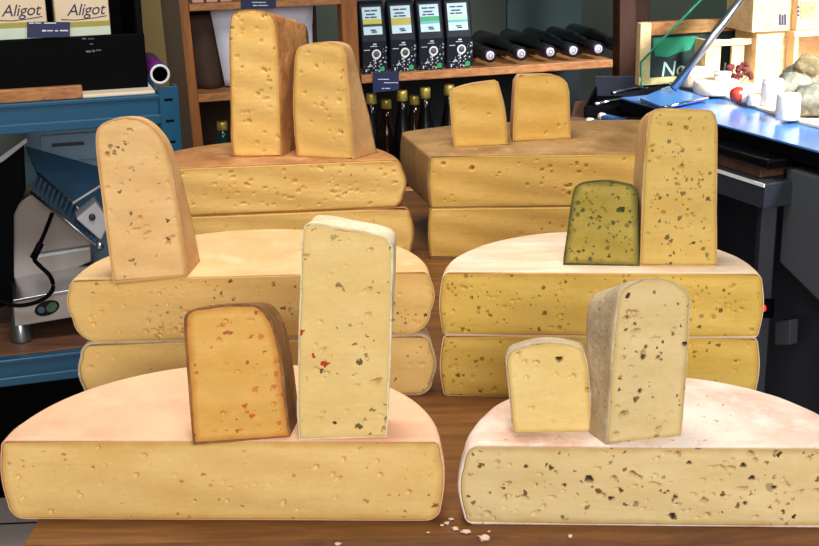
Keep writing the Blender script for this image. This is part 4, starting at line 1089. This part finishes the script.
# glass shelf with bright edges next to the counter
gp = [on_z(x, y, zbn + .06) for x, y in ((640, 98), (664, 107), (708, 98), (668, 86))]
gsf = thing('glass_plate', sum(gp, Vector()) / 4, 'glass plate painted in reflected-sky blue with bright steel edge beside the shop counter', 'plate')
gsf.location.z = zbn
MB().prism(gp, up * -.004).build('plate', topm, gsf)
MB().tube([gp[1], gp[2]], .003, 10).build('steel_edge', chrome, gsf)
gc = sum(gp, Vector()) / 4
for p in gp:
    q_ = p.lerp(gc, .1); over = (q_ - f0).dot(ed) > -.006 and (q_ - f0).dot(en) > -.006; zb0 = zc + .0004 if over else zbn
    MB().lathe(Vector((q_.x, q_.y, zb0)), up, [(.004, 0), (.004, zbn + .0559 - zb0), (0, zbn + .0559 - zb0)], 10).build('leg', M['steel'], gsf)
# blue-handled knives
def knife(x0, y0, x1, y1, lab, dz=0.0):
    a, b = on_z(x0, y0, zbn + .006 + dz), on_z(x1, y1, zbn + .006 + dz); d = (b - a); L = d.length; d.normalize(); s_ = d.cross(up)
    r = thing('knife', (a + b) / 2 - up * .006, lab, 'knife', 'knives behind the back right wheel')
    m_ = a.lerp(b, .45)
    MB().box(a.lerp(b, .225), d * L * .225, s_ * .010, up * .006).build('handle', simple('blue_handle', (50, 96, 150), .4), r, .004)
    MB().hexa([m_ - s_ * .012, b - s_ * .002, b + s_ * .002, m_ + s_ * .012, m_ - s_ * .012 + up * .002, b - s_ * .002 + up * .002, b + s_ * .002 + up * .002, m_ + s_ * .012 + up * .002]).build('blade', M['steel'], r)
    MB().lathe(a, -d, [(0, 0), (.008, 0), (.008, .012), (.005, .014), (0, .014)], 14).build('end_cap', M['cream'], r)
knife(592, 122, 640, 131, 'blue-handled knife with a cream end, nearer the small blocks'); knife(604, 117, 650, 127, 'blue-handled knife with a cream end, lying nearer the tray')

# ------------------------------------------------------------------ room shell
tile = N('floor_tiles'); 
br = tile.n('TexBrick'); br.offset = 0; tile.l(tile.mapping((1, 1, 1), (0, 0, 0), (0, 0, -PHI + .25)), br.inputs['Vector'])
br.inputs['Scale'].default_value = 1; br.inputs['Brick Width'].default_value = .3; br.inputs['Row Height'].default_value = .3; br.inputs['Mortar Size'].default_value = .004
br.inputs['Color1'].default_value = lin((228, 208, 198)); br.inputs['Color2'].default_value = lin((220, 202, 192)); br.inputs['Mortar'].default_value = lin((50, 44, 44))
M['tile'] = tile.out(br.outputs['Color'], .4)
mb = MB().rbox(-2.6, 3.4, -1.5, 4.2, -.80, -.75); tag(mb.build('floor', M['tile']), kind='structure')
wallm = simple('wall_plaster', (120, 130, 118), .85, 0, .08, 4)
mb = MB().rbox(-2.6, 3.4, 4.1, 4.2, -.75, 2.0); tag(mb.build('wall_back', wallm), kind='structure')
mb = MB().rbox(-2.7, -2.6, -1.5, 4.2, -.75, 2.0); tag(mb.build('wall_left', wallm), kind='structure')

mb = MB().rbox(3.4, 3.5, -1.5, 4.2, -.75, 2.0); tag(mb.build('wall_right', wallm), kind='structure')
# ------------------------------------------------------------------ light
w = bpy.data.worlds.new('world'); S.world = w; w.use_nodes = True
bg = w.node_tree.nodes['Background']; bg.inputs[0].default_value = (.75, .86, 1, 1); bg.inputs[1].default_value = .2
def area(name, loc, tgt, size, power, col=(1, 1, 1), sy=None):
    L = bpy.data.lights.new(name, 'AREA'); L.energy = power; L.color = col; L.size = size
    if sy: L.shape = 'RECTANGLE'; L.size_y = sy
    o = bpy.data.objects.new(name, L); COL.objects.link(o); o.location = loc
    o.rotation_euler = (Vector(tgt) - Vector(loc)).to_track_quat('-Z', 'Y').to_euler()
    return o
area('ceiling_light', (-.1, 1.35, 1.6), (0, 1.3, 0), .7, 26, (1, .95, .87))
area('shop_window', (.5, -1.6, 1.3), (0, 1.3, .1), 1.4, 74, (1, .97, .92))
sw = area('side_window', (1.75, 1.35, 1.3), (.86, 2.62, .08), 1.0 * .5, 9, (.95, .97, 1)); sw.data.spread = math.radians(34)

vs = S.view_settings
S.display_settings.display_device = 'sRGB'
vs.view_transform = 'Standard'; vs.look = 'None'; vs.gamma = 1; vs.use_curve_mapping = False; vs.exposure = 0
S.cycles.use_denoising = True
